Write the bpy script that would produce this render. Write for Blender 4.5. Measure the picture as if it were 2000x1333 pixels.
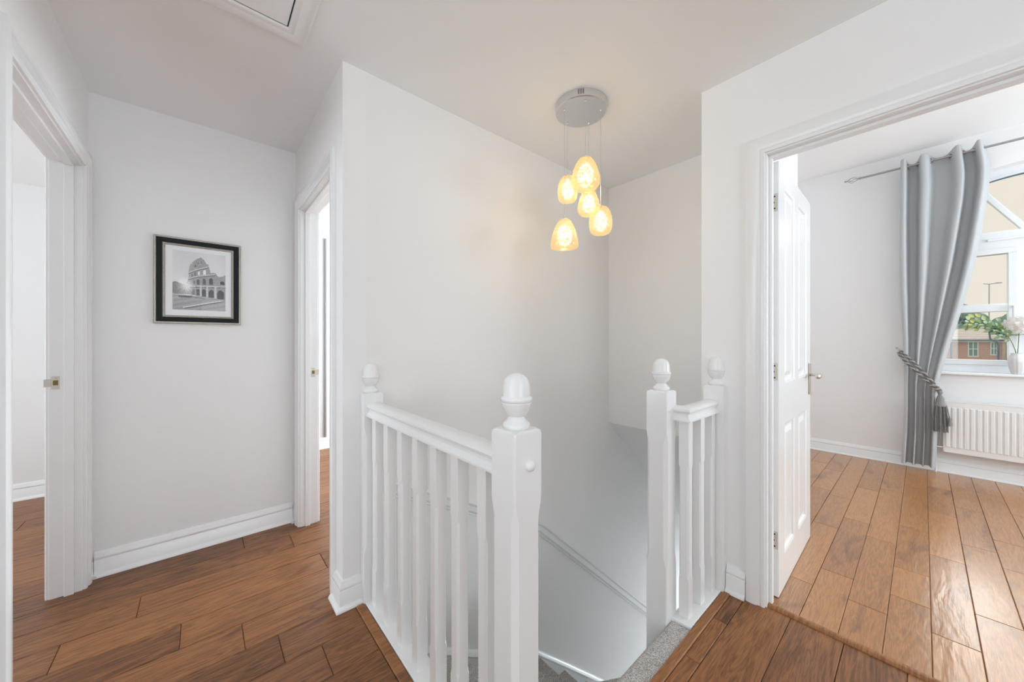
import bpy, math, random
from math import sin, cos, pi, sqrt, atan2, radians as R
from mathutils import Vector, Matrix
random.seed(7)
for _o in list(bpy.data.objects): bpy.data.objects.remove(_o)
S = bpy.context.scene
COL = S.collection

# ------------------------------------------------------------------ camera, world, lights
EYE = 1.17
YAW = atan2(803, 698)                      # angle between the view direction and world X
cam_d = bpy.data.cameras.new('camera'); cam = bpy.data.objects.new('camera', cam_d); COL.objects.link(cam)
cam_d.sensor_width = 36.0; cam_d.lens = 698/2000*36.0; cam_d.clip_start = .02; cam_d.clip_end = 300
cam.location = (0, 0, EYE); cam.rotation_euler = (pi/2, 0, YAW - pi/2)
cam_d.shift_y = 0.0
S.camera = cam
W = bpy.data.worlds.new('overcast_sky'); S.world = W; W.use_nodes = True
bg = W.node_tree.nodes['Background']; bg.inputs[0].default_value = (.93, .83, .70, 1); bg.inputs[1].default_value = .95
S.view_settings.view_transform = 'Standard'; S.view_settings.look = 'None'
S.view_settings.exposure = 0.08; S.view_settings.gamma = 1.0; S.view_settings.use_curve_mapping = False

def area(name, loc, rot, sx, sy, watts, col=(1, 1, 1)):
    d = bpy.data.lights.new(name, 'AREA'); d.shape = 'RECTANGLE'; d.size = sx; d.size_y = sy; d.energy = watts; d.color = col
    o = bpy.data.objects.new(name, d); COL.objects.link(o); o.location = loc; o.rotation_euler = rot
    return o
S.cycles.diffuse_bounces = 7; S.cycles.max_bounces = 12
COOL = (.79, .905, 1.0)
TILT = .80                                                                                 # upward aim given to the area lamps to brighten the ceilings
area('daylight_landing_side', (-2.22, .1, 1.35), (0, -pi/2-TILT, 0), 1.6, 1.9, 33, COOL)    # outside the landing's side window
area('fill_landing_back', (.05, -3.32, 1.35), (pi/2+TILT, 0, 0), 1.7, 1.6, 46, COOL)    # added fill lamp behind an invented rear window, lights the corridor end
area('fill_bedroom', (3.75, -3.55, 1.5), (pi/2+TILT, 0, 0), 2.0, 1.9, 122, COOL)        # added fill lamp, brightens the bedroom through a made-up side window
area('fill_left_room', (-3.88, 3.0, 1.5), (0, -pi/2, 0), 1.5, 1.8, 60, COOL)            # added lamp lighting the left room through an invented window
area('fill_far_room', (3.88, 3.1, 1.5), (0, pi/2, 0), 1.5, 1.6, 140, COOL)               # added lamp, fills the corridor end from a made-up far room window
area('fill_hall_below', (6.75, 1.2, -1.75), (0, pi/2, 0), 1.7, .85, 112, COOL)           # added lamp behind a bare opening at the stair foot, lifts the dark stairwell
sun_d = bpy.data.lights.new('hazy_sun', 'SUN'); sun_d.energy = 2.2; sun_d.angle = R(30); sun_d.color = (1, .97, .92)
sun = bpy.data.objects.new('hazy_sun', sun_d); COL.objects.link(sun); sun.rotation_euler = Vector((-.85, .26, -.46)).to_track_quat('-Z', 'Y').to_euler()

# ------------------------------------------------------------------ materials
def nt(name):
    m = bpy.data.materials.new(name); m.use_nodes = True
    t = m.node_tree; return m, t, t.nodes, t.links, t.nodes['Principled BSDF']
def plain(name, col, rough=.5, metal=0, spec=.5, bump=0, bscale=200, coat=0, vary=0):
    m, t, n, l, p = nt(name)
    p.inputs['Base Color'].default_value = (*col, 1); p.inputs['Roughness'].default_value = rough
    p.inputs['Metallic'].default_value = metal; p.inputs['Specular IOR Level'].default_value = spec
    p.inputs['Coat Weight'].default_value = coat
    tc = n.new('ShaderNodeTexCoord')
    nz = n.new('ShaderNodeTexNoise'); nz.inputs['Scale'].default_value = bscale; nz.inputs['Detail'].default_value = 3
    l.new(tc.outputs['Object'], nz.inputs['Vector'])
    if bump:
        b = n.new('ShaderNodeBump'); b.inputs['Strength'].default_value = bump; b.inputs['Distance'].default_value = .002
        l.new(nz.outputs['Fac'], b.inputs['Height']); l.new(b.outputs['Normal'], p.inputs['Normal'])
    if vary:
        mx = n.new('ShaderNodeMix'); mx.data_type = 'RGBA'
        mx.inputs[6].default_value = (*[c*(1-vary) for c in col], 1); mx.inputs[7].default_value = (*[min(1, c*(1+vary)) for c in col], 1)
        l.new(nz.outputs['Fac'], mx.inputs[0]); l.new(mx.outputs[2], p.inputs['Base Color'])
    return m
M = {}
M['wall'] = plain('wall_paint', (.88, .88, .88), .62, bump=.12, bscale=260)
M['stairwall'] = plain('lamp_warmed_wall_paint', (.87, .86, .85), .62, bump=.12, bscale=260)  # slight warm tint stands in for the pendant lamps' glow on these walls
M['ceil'] = plain('ceiling_paint', (.92, .92, .915), .75, bump=.12, bscale=200)
M['gloss'] = plain('white_gloss_paint', (.87, .875, .875), .22, bump=.03, bscale=60)
M['eggshell'] = plain('white_eggshell_paint', (.87, .875, .875), .35, bump=.03, bscale=60)
M['nickel'] = plain('satin_nickel', (.60, .56, .50), .28, 1, bump=.05, bscale=90)
M['brass'] = plain('aged_brass', (.22, .15, .06), .4, 1)
M['chrome'] = plain('chrome', (.80, .79, .77), .12, 1)
M['steel'] = plain('brushed_steel', (.72, .73, .74), .30, 1, bump=.1, bscale=120)
M['pole'] = plain('grey_pole_metal', (.40, .40, .41), .32, .7)
M['dark'] = plain('dark_slot', (.02, .018, .016), .7)
M['black'] = plain('black_frame_lacquer', (.010, .0105, .011), .5, spec=.25, bump=.2, bscale=300)
M['silver'] = plain('antique_silver_leaf', (.42, .40, .35), .42, .6, bump=.2, bscale=150, vary=.35)
M['mat'] = plain('picture_mount', (.86, .87, .88), .6)
M['rad'] = plain('radiator_enamel', (.86, .855, .84), .3)
M['upvc'] = plain('white_upvc', (.86, .88, .90), .25)
M['fabric'] = plain('grey_curtain_fabric', (.50, .515, .525), .85, bump=.35, bscale=900, vary=.12)
M['rope_l'] = plain('light_grey_cord', (.40, .385, .36), .7, bump=.3, bscale=500)
M['rope_d'] = plain('dark_grey_cord', (.15, .145, .14), .7, bump=.3, bscale=500)
M['tassel'] = plain('grey_tassel_silk', (.24, .235, .225), .5, bump=.3, bscale=400, vary=.3)
M['greymetal'] = plain('grey_anodised_trim', (.36, .36, .36), .4, .3)
M['green'] = plain('leaf_green', (.20, .34, .14), .5, vary=.4, bscale=30)
M['lime'] = plain('leaf_yellow_green', (.58, .62, .22), .5, vary=.3, bscale=30)
M['sage'] = plain('leaf_sage', (.42, .53, .34), .55, vary=.3, bscale=30)
M['petal'] = plain('white_petal', (.90, .86, .83), .6, vary=.06, bscale=20)
M['treeleaf'] = plain('tree_leaf', (.27, .46, .40), .7, vary=.5, bscale=1.5)
M['bark'] = plain('bark', (.10, .08, .06), .9, bump=.5, bscale=12)
M['bluegrey'] = plain('blue_grey_downpipe', (.10, .17, .25), .5)
M['grass'] = plain('lawn', (.10, .18, .06), .9, vary=.4, bscale=.5)
M['lampgrey'] = plain('galvanised_steel', (.35, .37, .38), .5, .5)
M['stem'] = plain('flower_stem', (.16, .24, .08), .5)

def wood(name, dark, mid, light, rough, wear, spec=.5, coat=0, ring=.27):
    m, t, n, l, p = nt(name)
    tc = n.new('ShaderNodeTexCoord'); oi = n.new('ShaderNodeObjectInfo'); tone = n.new('ShaderNodeSeparateColor'); l.new(oi.outputs['Color'], tone.inputs[0])
    sc = n.new('ShaderNodeVectorMath'); sc.operation = 'SCALE'; cx = n.new('ShaderNodeCombineXYZ')
    mu = n.new('ShaderNodeMath'); mu.operation = 'MULTIPLY'; mu.inputs[1].default_value = 57.0
    l.new(tone.outputs['Red'], mu.inputs[0])
    for i in range(3): l.new(mu.outputs[0], cx.inputs[i])
    ad = n.new('ShaderNodeVectorMath'); ad.operation = 'ADD'
    l.new(tc.outputs['Object'], ad.inputs[0]); l.new(cx.outputs[0], ad.inputs[1])
    def mapping(s):
        mp = n.new('ShaderNodeMapping'); mp.inputs['Scale'].default_value = s; l.new(ad.outputs[0], mp.inputs['Vector']); return mp
    def noise(mp, scale, det, dist, rg=.6):
        z = n.new('ShaderNodeTexNoise'); z.inputs['Scale'].default_value = scale; z.inputs['Detail'].default_value = det
        z.inputs['Distortion'].default_value = dist; z.inputs['Roughness'].default_value = rg
        l.new(mp.outputs[0], z.inputs['Vector']); return z
    fine = noise(mapping((5, 90, 5)), 3.0, 6, .6)                     # pores along the board
    figure = noise(mapping((.9, 9, 1)), 1.3, 3, 1.2)                 # cathedral figure
    rings = n.new('ShaderNodeMath'); rings.operation = 'MULTIPLY'; rings.inputs[1].default_value = 20
    l.new(figure.outputs['Fac'], rings.inputs[0])
    fr = n.new('ShaderNodeMath'); fr.operation = 'PINGPONG'; fr.inputs[1].default_value = 1; l.new(rings.outputs[0], fr.inputs[0])
    patch = noise(mapping((1.4, 5, 1)), 1.4, 3, 1.0)                  # smoky patches and knots
    add = n.new('ShaderNodeMath'); add.operation = 'MULTIPLY_ADD'; add.inputs[1].default_value = ring
    l.new(fr.outputs[0], add.inputs[0]); 
    fm = n.new('ShaderNodeMath'); fm.operation = 'MULTIPLY_ADD'; fm.inputs[1].default_value = .75; fm.inputs[2].default_value = -.12
    l.new(fine.outputs['Fac'], fm.inputs[0]); l.new(fm.outputs[0], add.inputs[2])
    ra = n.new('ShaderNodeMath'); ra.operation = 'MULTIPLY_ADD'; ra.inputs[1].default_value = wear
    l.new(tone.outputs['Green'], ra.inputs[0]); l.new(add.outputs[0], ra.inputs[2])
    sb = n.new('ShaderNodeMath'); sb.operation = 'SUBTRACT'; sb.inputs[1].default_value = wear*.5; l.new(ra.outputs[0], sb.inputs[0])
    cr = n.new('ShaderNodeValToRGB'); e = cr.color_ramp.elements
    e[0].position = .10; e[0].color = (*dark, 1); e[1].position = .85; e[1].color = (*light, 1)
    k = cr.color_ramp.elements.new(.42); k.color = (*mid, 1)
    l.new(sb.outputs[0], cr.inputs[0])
    pr = n.new('ShaderNodeValToRGB'); pe = pr.color_ramp.elements
    pe[0].position = .27; pe[0].color = (.36, .29, .27, 1); pe[1].position = .43; pe[1].color = (1, 1, 1, 1)
    l.new(patch.outputs['Fac'], pr.inputs[0])
    mx = n.new('ShaderNodeMix'); mx.data_type = 'RGBA'; mx.blend_type = 'MULTIPLY'; mx.inputs[0].default_value = .72
    l.new(cr.outputs[0], mx.inputs[6]); l.new(pr.outputs[0], mx.inputs[7]); l.new(mx.outputs[2], p.inputs['Base Color'])
    p.inputs['Roughness'].default_value = rough; p.inputs['Specular IOR Level'].default_value = spec
    p.inputs['Coat Weight'].default_value = coat; p.inputs['Coat IOR'].default_value = 1.85; p.inputs['Coat Roughness'].default_value = .20
    b1 = n.new('ShaderNodeBump'); b1.inputs['Strength'].default_value = .12; b1.inputs['Distance'].default_value = .002
    wob = noise(mapping((3.2, 13, 1)), 1.6, 2, .5)
    l.new(fine.outputs['Fac'], b1.inputs['Height'])
    b2 = n.new('ShaderNodeBump'); b2.inputs['Strength'].default_value = .25; b2.inputs['Distance'].default_value = .006
    l.new(wob.outputs['Fac'], b2.inputs['Height']); l.new(b1.outputs['Normal'], b2.inputs['Normal']); l.new(b2.outputs['Normal'], p.inputs['Normal']); l.new(b2.outputs['Normal'], p.inputs['Coat Normal'])
    return m
M['oak'] = wood('dark_oiled_oak', (.085, .033, .011), (.255, .100, .031), (.45, .200, .068), .40, .34)
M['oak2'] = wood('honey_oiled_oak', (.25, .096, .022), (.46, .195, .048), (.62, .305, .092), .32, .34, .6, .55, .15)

def carpet(name):
    m, t, n, l, p = nt(name)
    tc = n.new('ShaderNodeTexCoord'); z = n.new('ShaderNodeTexNoise'); z.inputs['Scale'].default_value = 260; z.inputs['Detail'].default_value = 5
    l.new(tc.outputs['Object'], z.inputs['Vector'])
    cr = n.new('ShaderNodeValToRGB'); e = cr.color_ramp.elements
    e[0].position = .34; e[0].color = (.24, .21, .185, 1); e[1].position = .64; e[1].color = (.80, .77, .74, 1)
    l.new(z.outputs['Fac'], cr.inputs[0]); l.new(cr.outputs[0], p.inputs['Base Color'])
    p.inputs['Roughness'].default_value = 1; p.inputs['Sheen Weight'].default_value = .3
    b = n.new('ShaderNodeBump'); b.inputs['Strength'].default_value = .9; b.inputs['Distance'].default_value = .006
    l.new(z.outputs['Fac'], b.inputs['Height']); l.new(b.outputs['Normal'], p.inputs['Normal'])
    return m
M['carpet'] = carpet('grey_stair_carpet')

def glass(name, tint, gl=.08):
    m = bpy.data.materials.new(name); m.use_nodes = True; t = m.node_tree; n = t.nodes; l = t.links
    n.remove(n['Principled BSDF'])
    tr = n.new('ShaderNodeBsdfTransparent'); tr.inputs[0].default_value = (*tint, 1)
    g = n.new('ShaderNodeBsdfGlossy'); g.inputs['Roughness'].default_value = .03
    mx = n.new('ShaderNodeMixShader'); mx.inputs[0].default_value = gl
    l.new(tr.outputs[0], mx.inputs[1]); l.new(g.outputs[0], mx.inputs[2]); l.new(mx.outputs[0], n['Material Output'].inputs[0])
    return m
M['pane'] = glass('window_glass', (.96, .98, .99), .06)
M['vaseglass'] = glass('clear_glass', (.90, .93, .93), .14)
def amber():
    m = bpy.data.materials.new('amber_lustre_glass'); m.use_nodes = True; t = m.node_tree; n = t.nodes; l = t.links
    n.remove(n['Principled BSDF'])
    tr = n.new('ShaderNodeBsdfTransparent'); tr.inputs[0].default_value = (1, .89, .68, 1)
    tl = n.new('ShaderNodeBsdfTranslucent'); tl.inputs[0].default_value = (.98, .81, .54, 1)
    df = n.new('ShaderNodeBsdfDiffuse'); df.inputs[0].default_value = (.82, .66, .42, 1)
    g = n.new('ShaderNodeBsdfGlossy'); g.inputs['Roughness'].default_value = .06; g.inputs[0].default_value = (1, .9, .7, 1)
    tc = n.new('ShaderNodeTexCoord'); v = n.new('ShaderNodeTexNoise'); v.inputs['Scale'].default_value = 55; v.inputs['Detail'].default_value = 2
    l.new(tc.outputs['Object'], v.inputs['Vector'])
    a = n.new('ShaderNodeMixShader'); a.inputs[0].default_value = .35; l.new(tl.outputs[0], a.inputs[1]); l.new(df.outputs[0], a.inputs[2])
    mr = n.new('ShaderNodeMapRange'); mr.inputs[3].default_value = .66; mr.inputs[4].default_value = .80; l.new(v.outputs['Fac'], mr.inputs[0])
    b = n.new('ShaderNodeMixShader'); l.new(mr.outputs[0], b.inputs[0]); l.new(a.outputs[0], b.inputs[1]); l.new(tr.outputs[0], b.inputs[2])
    c = n.new('ShaderNodeMixShader'); c.inputs[0].default_value = .10; l.new(b.outputs[0], c.inputs[1]); l.new(g.outputs[0], c.inputs[2])
    l.new(c.outputs[0], n['Material Output'].inputs[0]); return m
M['amber'] = amber()
def emit(name, col, s):
    m, t, n, l, p = nt(name); p.inputs['Base Color'].default_value = (*col, 1)
    p.inputs['Emission Color'].default_value = (*col, 1); p.inputs['Emission Strength'].default_value = s; return m
M['crystal'] = emit('lit_crystal_bead', (1, .88, .66), 1.0)
M['bulb'] = emit('lit_capsule_bulb', (1, .95, .85), 6.0)

def petal():
    m = bpy.data.materials.new('white_petal'); m.use_nodes = True; t = m.node_tree; n = t.nodes; l = t.links; n.remove(n['Principled BSDF'])
    a = n.new('ShaderNodeBsdfDiffuse'); a.inputs[0].default_value = (.95, .93, .91, 1); b = n.new('ShaderNodeBsdfTranslucent'); b.inputs[0].default_value = (.95, .93, .91, 1)
    mx = n.new('ShaderNodeMixShader'); mx.inputs[0].default_value = .45; l.new(a.outputs[0], mx.inputs[1]); l.new(b.outputs[0], mx.inputs[2]); l.new(mx.outputs[0], n['Material Output'].inputs[0]); return m
M['petal'] = petal()
def brick():
    m, t, n, l, p = nt('red_brick')
    tc = n.new('ShaderNodeTexCoord'); mp = n.new('ShaderNodeMapping'); mp.inputs['Rotation'].default_value = (pi/2, 0, pi/2)
    sx = n.new('ShaderNodeSeparateXYZ'); cb = n.new('ShaderNodeCombineXYZ')
    l.new(tc.outputs['Object'], sx.inputs[0]); l.new(sx.outputs['Y'], cb.inputs['X']); l.new(sx.outputs['Z'], cb.inputs['Y'])
    b = n.new('ShaderNodeTexBrick'); b.inputs['Scale'].default_value = 4.4
    b.inputs['Color1'].default_value = (.60, .29, .235, 1); b.inputs['Color2'].default_value = (.70, .37, .30, 1); b.inputs['Mortar'].default_value = (.82, .74, .70, 1)
    b.inputs['Mortar Size'].default_value = .018
    l.new(cb.outputs[0], b.inputs['Vector']); l.new(b.outputs['Color'], p.inputs['Base Color']); p.inputs['Roughness'].default_value = .9
    return m
M['brick'] = brick()
M['rooftile'] = plain('pale_roof_tile', (.72, .68, .66), .8, vary=.15, bscale=3)
M['buff'] = plain('buff_brick', (.80, .62, .50), .9, vary=.1, bscale=6)
M['houseglass'] = plain('dark_house_glass', (.12, .30, .32), .1)

# ------------------------------------------------------------------ mesh helpers
class MB:
    def __init__(s): s.v = []; s.f = []
    def box(s, x0, x1, y0, y1, z0, z1):
        b = len(s.v)
        s.v += [(x0, y0, z0), (x1, y0, z0), (x1, y1, z0), (x0, y1, z0), (x0, y0, z1), (x1, y0, z1), (x1, y1, z1), (x0, y1, z1)]
        s.f += [tuple(b+i for i in q) for q in ((0, 3, 2, 1), (4, 5, 6, 7), (0, 1, 5, 4), (1, 2, 6, 5), (2, 3, 7, 6), (3, 0, 4, 7))]
        return s
    def loft(s, rings, cap=True, closed=True):
        b = len(s.v); k = len(rings[0])
        for r in rings: s.v += [tuple(p) for p in r]
        for i in range(len(rings)-1):
            for j in range(k if closed else k-1):
                a = b+i*k+j; c = b+i*k+(j+1) % k
                s.f.append((a, c, c+k, a+k))
        if cap and closed:
            s.f.append(tuple(b+j for j in reversed(range(k)))); s.f.append(tuple(b+(len(rings)-1)*k+j for j in range(k)))
        return s
    def lathe(s, prof, cx=0, cy=0, n=24, a0=0, a1=2*pi, ridge=None):
        full = abs(a1-a0-2*pi) < 1e-6; k = n if full else n+1
        rings = []
        for r, z in prof:
            ring = []
            for j in range(k):
                a = a0+(a1-a0)*j/n; rr = r*(1+(ridge(a) if ridge else 0))
                ring.append((cx+rr*cos(a), cy+rr*sin(a), z))
            rings.append(ring)
        return s.loft(rings, cap=full, closed=full)
    def prism(s, poly, axis, a, b):
        def P(u, v, w): return {'x': (w, u, v), 'y': (u, w, v), 'z': (u, v, w)}[axis]
        return s.loft([[P(u, v, a) for u, v in poly], [P(u, v, b) for u, v in poly]])
    def tube(s, path, r, n=8, cap=True):
        pts = [Vector(p) for p in path]; rings = []
        up = None
        for i, p in enumerate(pts):
            t = (pts[min(i+1, len(pts)-1)]-pts[max(i-1, 0)]).normalized()
            if up is None: up = t.orthogonal().normalized()
            up = (up-t*up.dot(t)).normalized(); si = t.cross(up)
            rr = r(i/(len(pts)-1)) if callable(r) else r
            rings.append([p+up*(rr*cos(2*pi*j/n))+si*(rr*sin(2*pi*j/n)) for j in range(n)])
        return s.loft(rings, cap=cap)
    def quad(s, *p):
        b = len(s.v); s.v += [tuple(q) for q in p]; s.f.append(tuple(range(b, b+len(p)))); return s
    def mesh(s, name):
        me = bpy.data.meshes.new(name); me.from_pydata(s.v, [], s.f); me.validate(); me.update(); return me
def recalc(me):
    import bmesh
    bm = bmesh.new(); bm.from_mesh(me); bmesh.ops.recalc_face_normals(bm, faces=bm.faces); bm.to_mesh(me); bm.free()
def obj(name, mb, mat, parent=None, smooth=0, bevel=0, loc=None, label=None, seg=2):
    me = mb if isinstance(mb, bpy.types.Mesh) else mb.mesh(name)
    if not isinstance(mb, bpy.types.Mesh): recalc(me)
    if not me.materials: me.materials.append(M[mat])
    o = bpy.data.objects.new(name, me); COL.objects.link(o)
    if parent: o.parent = parent
    if loc: o.location = loc
    if smooth:
        for p in me.polygons: p.use_smooth = True
        if smooth < 180:
            try: me.set_sharp_from_angle(angle=R(smooth))
            except Exception: pass
    if bevel:
        b = o.modifiers.new('bevel', 'BEVEL'); b.width = bevel; b.segments = seg; b.limit_method = 'ANGLE'; b.angle_limit = R(40)
    if label: o['label'] = label
    return o
def empty(name, loc=(0, 0, 0)):
    o = bpy.data.objects.new(name, None); COL.objects.link(o); o.location = loc; o.empty_display_size = .1; return o
def tag(o, label, cat, group=None, kind=None):
    o['label'] = label; o['category'] = cat
    if group: o['group'] = group
    if kind: o['kind'] = kind
    return o
def struct(name, mb, mat, label, cat, **k): return tag(obj(name, mb, mat, **k), label, cat, kind='structure')
def sweep(path, prof, closed=False):
    """sweep a profile (offset to the right of the path, z) along a 2D path with mitred corners"""
    m = MB(); P = [Vector(p) for p in path]; rings = []
    for i, p in enumerate(P):
        d0 = (P[i]-P[i-1]).normalized() if i else (P[1]-P[0]).normalized()
        d1 = (P[i+1]-P[i]).normalized() if i < len(P)-1 else d0
        n0 = Vector((d0.y, -d0.x)); n1 = Vector((d1.y, -d1.x)); b = (n0+n1).normalized(); k = 1/max(.2, b.dot(n0))
        rings.append([(p.x+b.x*k*o, p.y+b.y*k*o, z) for o, z in prof])
    return m.loft(rings)

CE = 2.40
SKIRT = [(0, 0), (.034, 0), (.033, .007), (.028, .014), (.019, .018), (.018, .02), (.018, .078), (.0145, .083), (.017, .088), (.0165, .096), (.011, .104), (.009, .112), (.005, .119), (0, .12)]
ARCH = [(0, 0), (0, .009), (.006, .013), (.014, .013), (.018, .010), (.024, .012), (.034, .019), (.050, .021), (.062, .020), (.070, .017), (.070, 0)]

# ------------------------------------------------------------------ walls
def wall_x(x0, x1, y0, y1, z0, z1, op=None):
    """slab normal to X with an optional opening (ya, yb, za, zb)"""
    m = MB()
    if not op: return m.box(x0, x1, y0, y1, z0, z1)
    ya, yb, za, zb = op
    m.box(x0, x1, y0, ya, z0, z1); m.box(x0, x1, yb, y1, z0, z1); m.box(x0, x1, ya, yb, zb, z1)
    if za > z0+1e-4: m.box(x0, x1, ya, yb, z0, za)
    return m
def wall_y(x0, x1, y0, y1, z0, z1, op=None):
    m = MB()
    if not op: return m.box(x0, x1, y0, y1, z0, z1)
    xa, xb, za, zb = op
    m.box(x0, xa, y0, y1, z0, z1); m.box(xb, x1, y0, y1, z0, z1); m.box(xa, xb, y0, y1, zb, z1)
    if za > z0+1e-4: m.box(xa, xb, y0, y1, z0, za)
    return m
XL, XR, YS, XM, YP = -.42, 1.87, 1.67, .468, 2.70       # left wall, right wall, stairwell wall, middle wall, picture wall
LX0, LX1 = XL-.10, XL
struct('wall_left', wall_x(LX0, LX1, 1.30, 4.46, 0, 2.4, (1.69, 2.615, 0, 2.02)), 'wall', 'white landing wall with the open doorway at the far left', 'wall')
struct('wall_middle', wall_x(XM, XM+.10, YS, 4.38, 0, CE, (1.815, 2.595, 0, 2.02)), 'wall', 'narrow white wall with a doorway right of the framed picture', 'wall')
struct('wall_back', wall_y(XL, XM, YP, YP+.1, 0, CE), 'wall', 'white end wall of the landing with the framed picture', 'wall')
struct('wall_stairwell', wall_y(XM+.10, 4.6, YS, YS+.10, -2.7, CE), 'stairwall', 'tall white stairwell wall with lamp warmth painted in, behind the balustrade', 'wall')
struct('wall_stairwell_corner', MB().box(XM, XM+.10, YS-.0, YS+.10, -2.7, 0), 'stairwall', 'lower corner of the stairwell wall beneath the landing', 'wall')
struct('wall_bulkhead', MB().box(2.49, 2.59, .72, YS, .511, CE), 'stairwall', 'white end wall, lamp warmth painted in, over the stairs behind the pendant light', 'wall')
sl = .905
struct('ceiling_soffit', MB().prism([(2.49, .511), (4.6, .511-2.11*sl), (4.6, .66-2.11*sl), (2.59, .57)], 'y', .72, YS), 'stairwall', 'sloping soffit over the descending stairs, seen behind the small newel', 'ceiling')
struct('wall_right', wall_x(XR, XR+.10, -3.2, .72, 0, 2.94, (-.375, .479, 0, 2.02)), 'wall', 'white wall with the open bedroom doorway at right', 'wall')
struct('wall_stair_side', MB().box(XR+.10, 3.17, .58, .72, -.02, 2.94).box(XR, 4.6, .62, .72, -2.7, -.02), 'wall', 'white bedroom wall edge behind the open door', 'wall')
struct('wall_bedroom_return', MB().box(3.07, 3.17, .72, 2.5, 0, 2.94).box(3.07, 5.2, 2.5, 2.6, 0, 2.94), 'wall', 'white bedroom wall hidden behind the open door', 'wall')
struct('wall_landing_side', wall_x(-2.05, -1.95, -3.2, 1.30, 0, CE, (-.85, 1.05, .65, 2.25)).box(-2.05, XL, 1.30, 1.40, 0, CE), 'wall', 'landing wall with a side window outside the picture', 'wall')
struct('wall_landing_rear', wall_y(-2.05, XR, -3.2, -3.1, 0, CE, (-.8, .9, .65, 2.25)), 'wall', 'landing wall with an added window behind the viewer', 'wall')
struct('wall_left_room', wall_x(-3.7, -3.6, 1.30, 4.46, 0, CE, (2.1, 3.9, .75, 2.25)).box(-3.7, XL, 4.36, 4.46, 0, CE).box(-3.7, -2.05, 1.30, 1.40, 0, CE), 'wall', 'bright white wall inside the room at far left', 'wall')
struct('wall_far_room', wall_x(3.6, 3.7, 1.77, 4.38, 0, CE, (2.3, 3.9, .75, 2.25)).box(XM, 3.7, 4.29, 4.39, 0, CE), 'wall', 'white wall inside the room behind the middle doorway', 'wall')
struct('wall_under_landing', MB().box(.50, .56, .60, YS, -2.7, -.05).box(.50, 1.87, .585, .615, -2.7, -.03), 'stairwall', 'white wall below the landing edge beside the stairs', 'wall')
struct('wall_stair_foot', wall_x(6.5, 6.6, .60, 1.77, -2.7, -.5, (.78, 1.62, -2.6, -.9)).box(4.6, 6.5, .60, .72, -2.7, -.5).box(4.6, 6.5, YS, YS+.1, -2.7, -.5).box(4.6, 6.6, .6, 1.77, -.5, -.4).box(4.6, 4.7, .60, 1.77, -1.3, -.1), 'stairwall', 'wall at the bottom of the stairs', 'wall')
struct('ceiling', MB().box(-2.05, XR, -3.2, .72, CE, CE+.1).box(XR, XR+.1, .70, .72, CE, CE+.1).box(-2.05, 2.59, .72, YS, CE, CE+.1).box(XL-.1, XM+.1, YS, YP+.1, CE, CE+.1), 'ceil', 'plain white landing ceiling above the stairs', 'ceiling')
struct('ceiling_left_room', MB().box(-3.7, LX0, 1.30, 4.46, 2.33, 2.43), 'ceil', 'white ceiling of the room at far left', 'ceiling')
struct('ceiling_far_room', MB().box(XM+.1, 3.7, YS+.1, 4.39, CE, CE+.1), 'ceil', 'white ceiling of the room behind the middle doorway', 'ceiling')
struct('ceiling_bedroom', MB().box(XR+.05, 5.25, -3.45, 2.6, 2.93, 3.03), 'ceil', 'high white bedroom ceiling seen through the doorway', 'ceiling')
struct('wall_bedroom_side', wall_y(XR+.05, 5.25, -3.4, -3.3, 0, 2.94, (2.75, 4.75, .65, 2.55)), 'wall', 'bedroom wall with an added side window outside the picture', 'wall')

# bedroom window wall with its arched opening
WX, WXO = 5.0, 5.22
YC, HW, SILL, CROWN, RAD = -.58, .58, .90, 2.63, 1.10
def archz(y, off=0): return CROWN-RAD+sqrt((RAD-off)**2-(y-YC)**2)
def wwall():
    m = MB()
    m.box(WX, WXO, YC+HW, 2.6, 0, 2.94); m.box(WX, WXO, -3.4, YC-HW, 0, 2.94); m.box(WX, WXO, YC-HW, YC+HW, 0, SILL-.02)
    N = 24; ys = [YC-HW+2*HW*i/N for i in range(N+1)]
    for a, b in zip(ys[:-1], ys[1:]):
        m.loft([[(x, a, archz(a)), (x, a, 2.94), (x, b, 2.94), (x, b, archz(b))] for x in (WX, WXO)])
    return m
struct('wall_window', wwall(), 'wall', 'white bedroom wall with the arched window and radiator', 'wall')

# ------------------------------------------------------------------ floor boards
def plank_mesh(L, Wd, T=.02, c=.0022):
    g = .0007
    m = MB(); a, b = L/2-g, Wd/2-g
    r = lambda i, z: [(-a+i, -b+i, z), (a-i, -b+i, z), (a-i, b-i, z), (-a+i, b-i, z)]
    m.loft([r(0, -T), r(0, -c), r(c, 0)]); return m
def plank(parent, x0, x1, y0, y1, z, mat, tone=None):
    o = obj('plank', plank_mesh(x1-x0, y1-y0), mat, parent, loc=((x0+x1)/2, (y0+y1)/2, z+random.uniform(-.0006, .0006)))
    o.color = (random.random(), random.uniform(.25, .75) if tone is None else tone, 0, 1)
    return o
fl = struct('floor', MB().box(-3.7, .54, -3.2, 4.46, -.12, -.016).box(.54, XR+.02, -3.2, .60, -.12, -.016).box(.54, 3.7, YS+.02, 4.39, -.12, -.016), 'oak', 'dark oak plank floor of the landing', 'floor')
PW, PY0 = .1649, .531
JOINT = {11: [-.208], 10: [-.41, .492], 9: [-.063], 7: [.23], 8: [], 13: [.184], 12: [-.62, .40], 6: [.35], 5: [-.1], 0: [], -1: [1.30], -2: [.95], -3: [1.45], 14: [-.86, 1.05], 15: [-.74]}
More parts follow.
